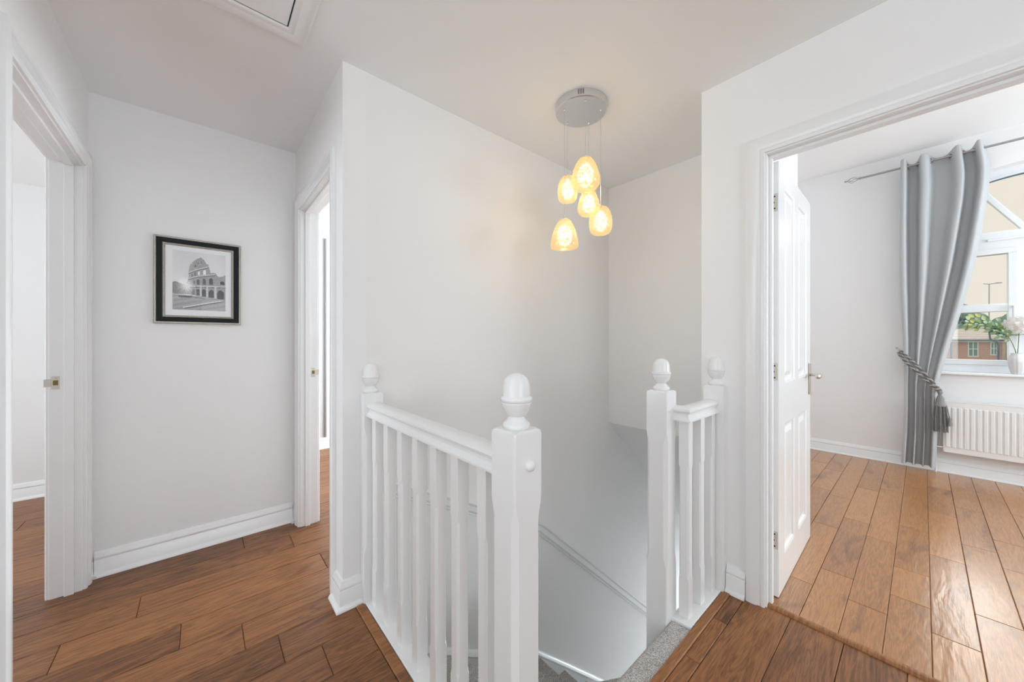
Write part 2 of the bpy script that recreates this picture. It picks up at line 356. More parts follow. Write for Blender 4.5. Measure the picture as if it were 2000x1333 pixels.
def row(k, x0, x1):
    y0 = PY0+PW*(k-1); y1 = y0+PW
    js = [j for j in JOINT.get(k, []) if x0+.05 < j < x1-.05]
    if not js: js = [x0+.4+random.random()*.9] if x1-x0 > 1.4 and k not in (0, 8) else []
    e = [x0]
    for j in sorted(js):
        e.append(j)
    e.append(x1)
    out = []
    for a, b in zip(e[:-1], e[1:]):
        while b-a > 1.45:
            c = a+.75+random.random()*.5; out.append((a, c)); a = c
        out.append((a, b))
    for a, b in out:
        c = (a+b)/2; t = None
        if k in (0, -1, -2): t = random.uniform(.50, .72)
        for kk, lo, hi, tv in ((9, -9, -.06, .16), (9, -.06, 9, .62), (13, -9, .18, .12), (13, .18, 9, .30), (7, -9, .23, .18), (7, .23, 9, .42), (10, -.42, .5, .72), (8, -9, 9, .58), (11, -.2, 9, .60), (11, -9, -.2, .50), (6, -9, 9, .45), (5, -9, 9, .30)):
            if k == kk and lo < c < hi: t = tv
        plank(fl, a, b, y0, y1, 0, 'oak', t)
for k in range(-22, 25):
    y0 = PY0+PW*(k-1); y1 = y0+PW; ym = (y0+y1)/2
    if k <= 0: row(k, -1.94, XR+.012)
    elif ym < 1.25: row(k, -1.94, .512)
    elif ym < YS-.05: row(k, XL, .512)
    elif y1 < YP+.1: row(k, -1.75, 1.35)
    else: row(k, -2.0, -.50); row(k, .50, 1.6)
for a, b in ((.512, 1.005), (1.005, 1.36), (1.36, 1.636), (1.636, 1.872)): plank(fl, a, b, .531, .583, 0, 'oak')
def nosing(parent, poly_axis, a, b, lo, hi, outward):
    prof = [(lo, -.02), (hi-.006*outward, -.02), (hi, -.012), (hi, -.001), (hi-.004*outward, .0045), (lo+.004*outward, .0045), (lo, .001)]
    return obj('nosing', MB().prism(prof, poly_axis, a, b), 'oak', parent, smooth=40)
nosing(fl, 'y', .583, 1.632, .512, .549, 1)
nosing(fl, 'x', .549, 1.845, .583, .617, 1)

fb = struct('bedroom_floor', MB().box(XR+.02, 5.05, -3.4, .62, -.12, -.012).box(3.1, 5.05, 1.68, 2.5, -.12, -.012).box(3.1, 5.05, .62, 1.68, -.03, -.012), 'oak', 'honey oak plank floor inside the bright bedroom', 'floor')
BJ = {0: [2.20, 2.98, 3.6], 1: [2.40, 3.2, 3.95], 2: [2.20, 3.0, 4.05], 3: [2.39, 2.705, 3.32, 4.3], 4: [2.20, 3.0, 3.75, 4.4], 5: [2.49, 3.29, 3.99], 6: [2.3, 3.1, 3.5, 4.5], 7: [2.6, 3.3, 4.1], -1: [2.5, 3.0, 3.7, 4.3]}
for k in range(-16, 31):
    y1 = .468-.1225*k; y0 = y1-.1225
    if y0 > .60:
        xs = 3.2
    else: xs = 1.905
    js = BJ.get(k)
    if js is None:
        js = []; x = xs+.3+random.random()*.5
        while x < 4.7: js.append(x); x += random.choice((.3, .6, .8, .9))
    e = [xs]+[j for j in js if j > xs+.08]+[5.0]
    for a, b in zip(e[:-1], e[1:]): plank(fb, a, b, y0, y1, .006, 'oak2')
obj('threshold_strip', MB().prism([(1.878, -.01), (1.905, -.01), (1.905, .0085), (1.890, .0115), (1.882, .009), (1.878, .003)], 'y', -.36, .47), 'oak', fb, smooth=40)

# ------------------------------------------------------------------ skirting boards
def skirting(name, path, label): return struct(name, sweep(path, SKIRT), 'gloss', label, 'skirting board', smooth=35)
skirting('baseboard_back', [(XL+.02, YP), (XM-.02, YP)], 'white moulded skirting board below the framed picture')
skirting('baseboard_corner', [(XM, 1.772), (XM, YS), (.545, YS)], 'white skirting wrapped round the wall corner by the balustrade')
skirting('baseboard_left', [(XL, 2.664), (XL, YP)], 'short white skirting stub beside the left doorway')
skirting('baseboard_middle', [(XM, YP), (XM, 2.644)], 'short white skirting stub beside the middle doorway')
skirting('baseboard_right', [(XR, .606), (XR, .528)], 'short white skirting between the small balustrade and the bedroom doorway')
skirting('baseboard_left_room', [(-3.6, 4.36), (LX0, 4.36)], 'white skirting inside the room at far left')
skirting('baseboard_far_room', [(XM+.1, 4.29), (3.6, 4.29)], 'white skirting inside the room behind the middle doorway')
skirting('baseboard_bedroom', [(WX, 2.5), (WX, -3.3)], 'white skirting under the bedroom window and radiator')
skirting('baseboard_bedroom_door', [(3.17, .58), (XR+.10, .58)], 'white skirting hidden behind the open bedroom door')

# ------------------------------------------------------------------ door frames
def door_frame(name, xa, xb, y0, y1, zh, label, stop_x, side, strike=None):
    """lining, stop and mitred architraves round an opening in a wall normal to X"""
    root = empty(name, ((xa+xb)/2, (y0+y1)/2, 0)); inv = Matrix.Translation(-root.location)
    T = .03
    def put(n, mb, mat='gloss', par=root, **k):
        o = obj(n, mb, mat, par, **k)
        o.matrix_parent_inverse = inv if par is root else Matrix(); return o
    put('lining', MB().box(xa, xb, y0-T, y0, 0, zh+T).box(xa, xb, y1, y1+T, 0, zh+T).box(xa, xb, y0, y1, zh, zh+T), bevel=.0015)
    s0, s1 = stop_x
    put('door_stop', MB().box(s0, s1, y0, y0+.012, 0, zh-.012).box(s0, s1, y1-.012, y1, 0, zh-.012).box(s0, s1, y0, y1, zh-.012, zh), bevel=.0015)
    for f, sg in ((xa, -1), (xb, 1)):
        m = MB(); r = .006
        pr = [[(f+sg*t, y0-r-w, 0), (f+sg*t, y0-r-w, zh+r+w), (f+sg*t, y1+r+w, zh+r+w), (f+sg*t, y1+r+w, 0)] for w, t in ARCH]
        m.loft(pr+[pr[0]], cap=False, closed=False)
        b = len(m.v); k = len(ARCH)
        m.quad(*[p[0] for p in pr]); m.quad(*[p[3] for p in reversed(pr)])
        put('architrave', m, smooth=35)
    if strike:
        xs, zs, ys = strike
        sp = MB().box(xs-.012, xs+.012, ys-.0015, ys+.001, zs-.03, zs+.03).box(xs-side*.034 if side > 0 else xs+.012, xs-.012 if side > 0 else xs+.034, ys-.0018, ys+.001, zs-.017, zs+.017)
        p = put('strike_plate', sp, 'nickel', bevel=.001, label='satin nickel strike plate'); 
        put('latch_hole', MB().box(xs-.007, xs+.008, ys-.003, ys-.001, zs-.011, zs+.011), 'brass', label='dark brass latch hole')
        put('screw', MB().lathe([(.0002, -.0012), (.0035, -.0010), (.0035, .001)], n=10), 'greymetal').location = (xs-root.location.x+(root.location.x), ys-.001, zs+.022)
    tag(root, label, 'door frame', kind='structure'); return root
door_frame('trim_1', LX0, LX1, 1.72, 2.585, 1.99, 'white door frame with architrave at the far left of the landing', (-.475, -.445), 1, (-.500, .98, 2.585))
door_frame('trim_2', XM, XM+.10, 1.845, 2.565, 1.99, 'white door frame between the framed picture and the balustrade', (.495, .522), -1, (.541, .97, 2.565))
door_frame('trim_3', XR, XR+.10, -.345, .449, 1.99, 'white door frame of the bedroom doorway at right', (1.90, 1.928), 1)

# ------------------------------------------------------------------ bedroom door
def make_door():
    L, Hh, T = .762, 1.975, .035
    root = empty('door_1', (1.968, .428, .010)); root.rotation_euler.z = R(.9)
    px = [(.115, .335), (.427, .647)]; pz = [(.155, .770), (.960, 1.895)]
    m = MB(); B = (0, px[0][0]), (px[0][1], px[1][0]), (px[1][1], L)
    for a, b in B: m.box(a, b, 0, T, 0, Hh)
    for a, b in px:
        for z0, z1 in ((0, pz[0][0]), (pz[0][1], pz[1][0]), (pz[1][1], Hh)): m.box(a, b, 0, T, z0, z1)
    obj('leaf_frame', m, 'gloss', root)
    for (a, b) in px:
        for (z0, z1) in pz:
            # recessed panel with a sloping moulding and a raised field, on both faces
            def rings(f):
                d = lambda i, y: [(a+i, f(y), z0+i), (b-i, f(y), z0+i), (b-i, f(y), z1-i), (a+i, f(y), z1-i)]
                return [d(0, 0), d(.004, .0015), d(.012, .004), d(.016, .010), d(.024, .0125), d(.032, .0125), d(.052, .005), d(.056, .0045)]
            mm = MB(); rr = rings(lambda y: y)
            mm.loft(rr, cap=False); mm.quad(*rr[-1])
            r2 = rings(lambda y: T-y); mm.loft(r2, cap=False); mm.quad(*r2[-1])
            obj('panel', mm, 'gloss', root, label='recessed moulded door panel')
    for zc in (1.79, 1.02, .255):
        h = obj('hinge', MB().box(-.0018, .0005, .004, .030, zc-.040, zc+.040).lathe([(.0045, zc-.044), (.0055, zc-.042), (.0055, zc+.042), (.0045, zc+.044)], -.004, .0345, 12), 'nickel', root, label='satin nickel butt hinge')
        for dz in (-.027, 0, .027):
            obj('screw', MB().lathe([(.0036, 0), (.0036, .0012)], n=10), 'dark', h).matrix_local = Matrix.Translation((-.0018, .015+(.003 if dz == 0 else 0), zc+dz)) @ Matrix.Rotation(-pi/2, 4, 'Y')
    for side, sy in ((0, -1), (1, 1)):
        y = 0 if side == 0 else T
        hd = obj('handle', MB().box(.700, .738, min(y, y+sy*.007), max(y, y+sy*.007), .850, 1.030), 'nickel', root, bevel=.004, label='satin nickel lever handle on a long backplate')
        zc = .963
        obj('lever', MB().tube([(.719, y+sy*.004, zc), (.719, y+sy*.020, zc), (.719, y+sy*.038, zc), (.716, y+sy*.049, zc), (.706, y+sy*.053, zc+.001), (.685, y+sy*.054, zc+.001), (.655, y+sy*.054, zc), (.625, y+sy*.054, zc-.002), (.605, y+sy*.053, zc-.001), (.596, y+sy*.053, zc)],
            lambda t: .0075 if t < .5 else .006+.007*sin(pi*min(1, max(0, (t-.5)/.5)))**1 if t < .95 else .004, 12), 'nickel', hd, smooth=180)
        obj('rose', MB().box(.708, .730, min(y+sy*.007, y+sy*.010), max(y+sy*.007, y+sy*.010), .845, .852), 'nickel', hd)
    return tag(root, 'white four panel door standing open into the bedroom', 'door', kind='structure')
make_door()

# ------------------------------------------------------------------ balustrades
def sq_ring(h, c, z, cx=0, cy=0, x=(-1, 1)):
    x0, x1 = cx+h*x[0], cx+h*x[1]; y0, y1 = cy-h, cy+h
    return [(x0+c, y0, z), (x1-c, y0, z), (x1, y0+c, z), (x1, y1-c, z), (x1-c, y1, z), (x0+c, y1, z), (x0, y1-c, z), (x0, y0+c, z)]
FIN = [(.0285, 0), (.033, .003), (.0345, .009), (.033, .014), (.027, .019), (.0205, .026), (.0195, .030), (.026, .037), (.0325, .047), (.0365, .058), (.0375, .0635), (.0362, .065), (.039, .068), (.040, .073), (.0388, .078), (.0352, .0805), (.0348, .09), (.0345, .103), (.0325, .113), (.028, .1235), (.020, .1315), (.010, .136), (.001, .1372)]
def newel(parent, cx, cy, zb, zt, half=None):
    """square newel with stopped chamfers; half = 'x+' / 'y+' keeps only the half on the room side of the wall"""
    h = .045; prof = [(zb, .003), (.225, .003), (.262, .0135), (.742, .0135), (.785, .003), (zt-.010, .003), (zt-.004, .005), (zt, .011)]
    if zb > .2: pass
    m = MB(); rings = []
    for i, (z, c) in enumerate(prof):
        hh = h-(.001 if i == len(prof)-2 else .006 if i == len(prof)-1 else 0)
        r = sq_ring(hh, c, z, cx, cy)
        if half == 'y': r = [(x, min(y, cy), zz) for x, y, zz in r]
        if half == 'x': r = [(min(x, cx), y, zz) for x, y, zz in r]
        rings.append(r)
    m.loft(rings)
    p = obj('newel_post', m, 'gloss', parent, smooth=25)
    a = {None: (0, 2*pi), 'y': (pi, 2*pi), 'x': (pi/2, 3*pi/2)}[half]
    obj('finial', MB().lathe([(r, zt-.001+z) for r, z in FIN], cx, cy, 32, *a), 'gloss', p, smooth=50, label='turned acorn finial')
    return p
RAILP = [(-.036, 0), (-.036, .006), (-.030, .013), (-.024, .021), (-.0245, .030), (-.031, .036), (-.0345, .043), (-.033, .051), (-.027, .056), (-.012, .0605), (.012, .0605), (.027, .056), (.033, .051), (.0345, .043), (.031, .036), (.0245, .030), (.024, .021), (.030, .013), (.036, .006), (.036, 0)]
RZ = .834
def rail_profile(): return [(o, RZ+z) for o, z in RAILP]
def baluster_mesh(zb=.008, zt=.838):
    h = .0205; m = MB()
    m.loft([sq_ring(h, .0012, zb), sq_ring(h, .0012, .165), sq_ring(h, .0072, .182), sq_ring(h, .0072, .630), sq_ring(h, .0012, .648), sq_ring(h, .0012, zt)])
    me = m.mesh('baluster'); recalc(me); me.materials.append(M['gloss']); return me
BAL = baluster_mesh()
bl = empty('balustrade', (.59, 1.1, 0))
def child(o, root): o.matrix_parent_inverse = Matrix.Translation(-root.location); return o
def kids(root):
    for c in root.children: c.matrix_parent_inverse = Matrix.Translation(-root.location)
pm = newel(bl, .590, .662, -.75, .955)
kn = obj('screw_cap', MB().lathe([(.0135, 0), (.0135, .003), (.012, .008), (.007, .0115), (.001, .0125)], n=20), 'gloss', pm, smooth=60, label='round white screw cover')
kn.matrix_local = Matrix.Translation((.592, .617, .872)) @ Matrix.Rotation(pi/2, 4, 'X')
newel(bl, .588, YS, -.30, .935, 'y')
obj('handrail', sweep([(.590, 1.630), (.590, .700)], rail_profile()), 'gloss', bl, smooth=35)
obj('base_rail', MB().box(.5495, .632, .700, 1.665, -.26, .008), 'gloss', bl, bevel=.003)
for yc in (1.5775, 1.4465, 1.3115, 1.1815, 1.0495, .920, .782): obj('baluster', BAL, 'gloss', bl, loc=(.590, yc, 0))
kids(bl)
tag(bl, 'long white wooden balustrade with acorn newel in the foreground', 'balustrade')
br = empty('balustrade', (1.6, .67, 0))
newel(br, 1.495, .740, -.75, .960)
newel(br, 1.872, .653, -.02, .960, 'x')
obj('handrail', sweep([(1.545, .705), (1.545, .662), (1.835, .662)], [(-o, z) for o, z in rail_profile()][::-1]), 'gloss', br, smooth=35)
obj('base_rail', MB().prism([(1.497, .6175), (1.868, .6175), (1.868, .700), (1.572, .700), (1.49, .700)], 'z', -.26, .008), 'gloss', br, bevel=.003)
for xc in (1.5505, 1.6765, 1.802): obj('baluster', BAL, 'gloss', br, loc=(xc, .6605, 0))
obj('baluster', BAL, 'gloss', br, loc=(1.551, .712, 0)) if False else None
kids(br)
tag(br, 'short L-shaped white balustrade at the stair top beside the bedroom doorway', 'balustrade')

# ------------------------------------------------------------------ staircase
st = empty('staircase', (1.3, 1.2, -.5))
RISE, GO, NX, NY = .2275, .2435, 1.455, .745
def tread(poly, z, nosing_depth=.022, thick=.235):
    m = MB(); c = Vector((sum(p[0] for p in poly)/len(poly), sum(p[1] for p in poly)/len(poly)))
    def ring(i, zz): return [(p[0]+(c.x-p[0])*i, p[1]+(c.y-p[1])*i, zz) for p in poly]
    m.loft([ring(.02, z-thick), ring(.015, z-.035), ring(0, z-.028), ring(-.004, z-.016), ring(0, z-.006), ring(.02, z)])
    o = obj('carpeted_tread', m, 'carpet', st, smooth=50); return o
# top landing edge of carpet with its rounded nosing
tp = [(.617, -.2)]+[(.680+.020*sin(a), -.022+.020*cos(a)) for a in [pi*i/10 for i in range(0, 11)]]+[(.668, -.06), (.668, -.24), (.617, -.24)]
tp = [(.618, -.003)]+tp[1:]
obj('carpet_nosing', MB().prism(tp, 'x', .636, 1.490), 'carpet', st, smooth=50)
XW = .632
def wp(ang, lim):   # point where a riser line from the small newel meets the outer walls
    dx, dy = -cos(ang), sin(ang)
    t = min((NX-XW)/max(1e-6, -dx), (YS-NY)/max(1e-6, dy)); return (NX+dx*t, NY+dy*t)
a1, a2, a3 = 0.0, R(30), R(60)
tread([(NX, .69), (XW, .69), wp(a2, 0), (NX, NY)], -RISE)
tread([(NX, NY), wp(a2, 0), (XW, YS), wp(a3, 0)], -2*RISE)
tread([(NX, NY), wp(a3, 0), (NX-.02, YS), (NX-.02, NY)], -3*RISE)
for k in range(8):
    x0 = 1.43+GO*k; z = -RISE*(4+k)
    tread([(x0-.02, .725), (x0+GO+.008, .725), (x0+GO+.008, YS), (x0-.02, YS)], z)
STR = [(.632, -.235), (1.007, -.478), (1.157, -.575), (1.60, -.812), (1.66, -.850), (1.92, -1.080), (4.5, -3.40)]
def along(poly, prof):
    """sweep profile (distance from the wall, height across the line) along a line drawn on the stairwell wall"""
    m = MB(); P = [Vector(p) for p in poly]; rings = []
    for i, p in enumerate(P):
        d0 = (P[i]-P[i-1]).normalized() if i else (P[1]-P[0]).normalized()
        d1 = (P[i+1]-P[i]).normalized() if i < len(P)-1 else d0
        n = (Vector((-d0.y, d0.x))+Vector((-d1.y, d1.x))).normalized(); k = 1/n.dot(Vector((-d0.y, d0.x)))
        rings.append([(p.x+n.x*k*h, YS-d, p.y+n.y*k*h) for d, h in prof])
    return m.loft(rings)
obj('wall_string', along(STR, [(0, -.32), (.022, -.32), (.022, -.030), (.026, -.027), (.028, -.020), (.024, -.014), (.020, -.006), (.010, 0), (0, 0)]), 'eggshell', st, smooth=35)
kids(st)
tag(st, 'grey carpeted winding stairs descending below the pendant light', 'staircase')
DADO = [(.60, .540), (.873, .402), (1.157, .256), (1.60, .012), (1.70, -.042), (3.067, -1.262), (4.3, -2.37)]
struct('trim_4', along(DADO, [(0, -.062), (.006, -.062), (.010, -.058), (.008, -.052), (.014, -.046), (.024, -.040), (.026, -.012), (.034, -.006), (.036, 0), (.030, .004), (0, .004)]), 'eggshell', 'white dado rail sloping down the stairwell wall', 'dado rail', smooth=35)
struct('floor_downstairs', MB().box(.4, 6.6, .6, 1.8, -2.85, -2.7), 'carpet', 'lower floor at the bottom of the stairwell', 'floor')

# ------------------------------------------------------------------ loft hatch
lh = empty('loft_hatch', (-.02, 1.35, CE))
obj('hatch_panel', MB().box(-.30, .252, 1.07, 1.624, CE-.004, CE+.02), 'ceil', lh, bevel=.002)
obj('hatch_shadow_gap', MB().box(-.304, .256, 1.066, 1.628, CE-.0012, CE+.01), 'dark', lh)
def frame_ring(x0, x1, y0, y1, w, z0, z1, steps):
    m = MB(); rings = []
    for o, z in steps: rings.append([(x0-o, y0-o, z), (x1+o, y0-o, z), (x1+o, y1+o, z), (x0-o, y1+o, z)])
    m.loft(rings, cap=False); return m
obj('hatch_frame', frame_ring(-.3055, .2575, 1.0645, 1.6295, 0, 0, 0, [(0, CE), (0, CE-.010), (.010, CE-.012), (.020, CE-.009), (.035, CE-.014), (.055, CE-.012), (.068, CE-.004), (.068, CE)]), 'ceil', lh, smooth=35)
kids(lh); tag(lh, 'white square loft hatch in the landing ceiling', 'hatch')

# ------------------------------------------------------------------ framed picture
def paint(u, v, rnd):
    x, y = 335+690*u, 300+800*(1-v)
    def seg(ax, ay, bx, by):
        t = max(0, min(1, ((x-ax)*(bx-ax)+(y-ay)*(by-ay))/((bx-ax)**2+(by-ay)**2))); return math.hypot(x-ax-t*(bx-ax), y-ay-t*(by-ay))
    def inside(P):
        c = False
        for (ax, ay), (bx, by) in zip(P, P[1:]+P[:1]):
            if (ay > y) != (by > y) and x < (bx-ax)*(y-ay)/(by-ay)+ax: c = not c
        return c
    g = .74+.05*(1-v)+.03*sin(7*u+3*v)
    if y > 895+.03*(x-335): g = .42+.045*sin(.021*x+.10*y)+.04*sin(.3*y+.05*x)+.07*rnd-.10*(y-895)/200*(x < 700)
    if x < 500 and 720+.35*abs(x-370) < y < 890: g = .22+.16*(x-335)/165+.10*rnd
    ruin = [(520, 700), (532, 660), (534, 570), (552, 480), (590, 435), (640, 392), (692, 362), (735, 395), (765, 447), (795, 455), (803, 500), (822, 570), (862, 562), (890, 566), (915, 605), (935, 612), (1000, 600), (1002, 585), (1026, 585), (1026, 945), (890, 925), (700, 905), (500, 885), (505, 760)]
    if inside(ruin):
        g = .36+.10*rnd+.10*sin(.05*x)*sin(.3*y)+.10*max(0, (640-x)/140)
        for L in ((540, 590, 620, 545), (620, 545, 800, 480), (535, 672, 640, 632), (640, 632, 880, 582), (560, 772, 720, 765), (720, 765, 1026, 748)):
            if seg(*L) < 7: g = .62
            elif seg(L[0], L[1]+13, L[2], L[3]+13) < 6: g = .16
        if y > 745 and (abs(x-690) < 9 or abs(x-775) < 10 or abs(x-885) < 12): g = .62
        for cx, cy, w, h, gv in ((597, 850, 17, 40, .2), (655, 850, 22, 46, .12), (731, 855, 26, 52, .09), (831, 862, 34, 56, .09), (957, 868, 45, 64, .08), (605, 715, 13, 28, .2), (657, 706, 17, 34, .13), (736, 697, 20, 42, .12), (826, 686, 27, 46, .10), (980, 697, 30, 26, .08), (577, 622, 8, 20, .2), (618, 600, 10, 24, .2), (668, 585, 13, 26, .8), (742, 566, 19, 34, .85), (620, 490, 6, 14, .1), (660, 450, 5, 8, .12), (700, 430, 5, 8, .12)):
            if abs(x-cx) < w and cy-h < y < cy+h and (y > cy-h+w or math.hypot(x-cx, y-(cy-h+w)) < w): g = gv+.05*rnd
    if abs(y-918) < 13 and 408 < x < 575: g = .12+.1*rnd
    if seg(580, 920, 745, 938) < 5: g = .2
    if y > 895:
        if seg(490, 1080, 980, 962) < 9: g = .18
        if seg(470, 1066, 980, 952) < 6: g = .80
    s = math.hypot(x-505, y-770)
    g += .55*math.exp(-(s/70)**2)*(1+.3*sin(12*atan2(y-770, x-505)))
    return max(.03, min(.9, g))
def make_picture():
    x0, x1, z0, z1 = -.193, .179, 1.266, 1.740; Y = YP
    root = empty('picture_frame', ((x0+x1)/2, Y, z0))
    def ringset(steps):
        m = MB(); m.loft([[(x0+i, Y-d, z0+i), (x1-i, Y-d, z0+i), (x1-i, Y-d, z1-i), (x0+i, Y-d, z1-i)] for i, d in steps], cap=False); return m
    obj('frame_edge', ringset([(0, .001), (0, .017), (.003, .021), (.009, .021), (.011, .018)]), 'silver', root, label='thin antique silver outer edge')
    obj('frame_band', ringset([(.011, .018), (.014, .019), (.032, .0165), (.034, .015)]), 'black', root, label='wide black frame band')
    obj('frame_lip', ringset([(.034, .015), (.037, .018), (.042, .0165), (.046, .010)]), 'silver', root, label='antique silver inner lip')
    obj('mount', MB().box(x0+.04, x1-.04, Y-.010, Y-.002, z0+.04, z1-.04), 'mat', root)
    a, b, c, d = x0+.074, x1-.072, z0+.078, z1-.070; nx, nz = 132, 152
    vs = [(a+(b-a)*i/nx, Y-.0106, c+(d-c)*j/nz) for j in range(nz+1) for i in range(nx+1)]
    fs = [(j*(nx+1)+i, j*(nx+1)+i+1, (j+1)*(nx+1)+i+1, (j+1)*(nx+1)+i) for j in range(nz) for i in range(nx)]
    me = bpy.data.meshes.new('print'); me.from_pydata(vs, [], fs)
    ca = me.color_attributes.new('ink', 'FLOAT_COLOR', 'CORNER'); rr = random.Random(3); buf = []
    for j in range(nz):
        for i in range(nx):
            g = paint((i+.5)/nx, (j+.5)/nz, rr.uniform(-1, 1)); buf += [g, g, g*1.01, 1]*4
    ca.data.foreach_set('color', buf)
    m, t, n, l, p = nt('photographic_print'); at = n.new('ShaderNodeAttribute'); at.attribute_name = 'ink'
    l.new(at.outputs['Color'], p.inputs['Base Color']); p.inputs['Roughness'].default_value = .3
    me.materials.append(m); obj('print', me, 'mat', root, label='black and white photograph of an ancient ruined amphitheatre')
    kids(root); tag(root, 'black and silver framed photo of a ruined amphitheatre on the end wall', 'picture')
make_picture()

# ------------------------------------------------------------------ pendant light
def make_pendant():
    cx, cy = 1.494, 1.170; root = empty('pendant_light', (cx, cy, CE))
    base = obj('ceiling_plate', MB().lathe([(.001, CE-.040), (.128, CE-.040), (.1315, CE-.037), (.1315, CE-.001), (.128, CE), (.001, CE)], cx, cy, 64), 'steel', root, smooth=40, label='round brushed steel ceiling plate')
    for k in range(4):
        a = R(218+k*3.6)-R(5.5); o = obj('vent_slot', MB().box(-.0008, .0008, -.0016, .0016, -.012, .012), 'dark', base)
        o.matrix_local = Matrix.Translation((cx+.1316*cos(a+pi*0), cy+.1316*sin(a), CE-.017)) @ Matrix.Rotation(a, 4, 'Z')
    SH = [  # x, y, top, bottom, radius, profile
        (1.405, 1.206, 1.797, 1.642, .072, [(.02, 1), (.25, .985), (.42, .93), (.60, .80), (.80, .57), (.93, .36), (.985, .18), (.99, .08), (.95, .04), (.70, .005), (.40, 0)]),
        (1.503, 1.268, 2.070, 1.927, .055, [(.02, 1), (.28, .99), (.55, .93), (.80, .78), (.96, .56), (1, .40), (.97, .24), (.86, .08), (.70, .015), (.4, 0)]),
        (1.429, 1.092, 2.077, 1.9145, .071, [(.02, 1), (.26, .985), (.46, .93), (.66, .80), (.84, .61), (.96, .42), (1, .28), (.95, .15), (.78, .045), (.5, .006), (.2, 0)]),
        (1.588, 1.192, 1.994, 1.853, .060, [(.02, 1), (.26, .985), (.48, .93), (.70, .79), (.88, .58), (.985, .36), (.99, .24), (.90, .10), (.72, .02), (.4, 0)]),
        (1.544, 1.084, 1.861, 1.718, .059, [(.02, 1), (.30, .99), (.58, .93), (.82, .80), (.97, .60), (1, .42), (.97, .24), (.86, .08), (.68, .012), (.4, 0)])]
    rr = random.Random(5)
    for x, y, zt, zb, r, pf in SH:
        h = zt-zb
        c = obj('cord', MB().tube([(x, y, CE-.04), (x, y, zt+.004)], .0011, 6), 'steel', root, label='thin steel suspension cord')
        obj('cord_grip', MB().lathe([(.001, CE-.052), (.004, CE-.051), (.0055, CE-.046), (.0045, CE-.040)], x, y, 12), 'chrome', c, smooth=60)
        obj('ferrule', MB().lathe([(.0015, zt+.012), (.004, zt+.010), (.004, zt+.003), (.009, zt+.001), (.009, zt-.004)], x, y, 14), 'steel', c, smooth=40)
        s = obj('glass_shade', MB().lathe([(q*r, zb+k*h) for q, k in pf], x, y, 32), 'amber', root, smooth=180, label='amber lustre glass shade')
        # crystal cluster around the bulb
        m = MB(); zc = zb+.44*h; rc = r*.50; hc = h*.33
        for k in range(70):
            ph = math.acos(1-2*(k+.5)/70); th = pi*(1+5**.5)*k
            p = Vector((x+rc*sin(ph)*cos(th), y+rc*sin(ph)*sin(th), zc+hc*cos(ph))); q = r*.095*rr.uniform(.7, 1.2)
            b = len(m.v); A = rr.random()*pi
            m.v += [tuple(p+Vector((q*cos(A+t*pi/2), q*sin(A+t*pi/2), 0))) for t in range(4)]+[tuple(p+Vector((0, 0, q))), tuple(p-Vector((0, 0, q)))]
            for t in range(4): m.f += [(b+t, b+(t+1) % 4, b+4), (b+(t+1) % 4, b+t, b+5)]
        o = obj('crystal_beads', m, 'crystal', s, label='lit crystal bead cluster'); o['kind'] = 'stuff'
        obj('bulb', MB().lathe([(.001, zc-.018), (.007, zc-.014), (.008, zc), (.006, zc+.016), (.001, zc+.018)], x, y, 12), 'bulb', s, smooth=180)
        d = bpy.data.lights.new('pendant_lamp', 'POINT'); d.energy = .55; d.color = (1, .87, .68); d.shadow_soft_size = .022
        L = bpy.data.objects.new('pendant_lamp', d); COL.objects.link(L); L.location = (x, y, zc); L.parent = root
    kids(root); tag(root, 'cluster pendant of five amber glass shades on a round steel plate', 'pendant light')
make_pendant()

# ------------------------------------------------------------------ far room trim
struct('trim_5', MB().box(.998, 1.006, 4.278, 4.292, .12, 2.29).box(1.006, 1.020, 4.284, 4.292, .12, 2.29).box(1.020, 1.032, 4.276, 4.292, .12, 2.29), 'greymetal', 'tall thin grey strip on the wall inside the middle doorway', 'wall trim')

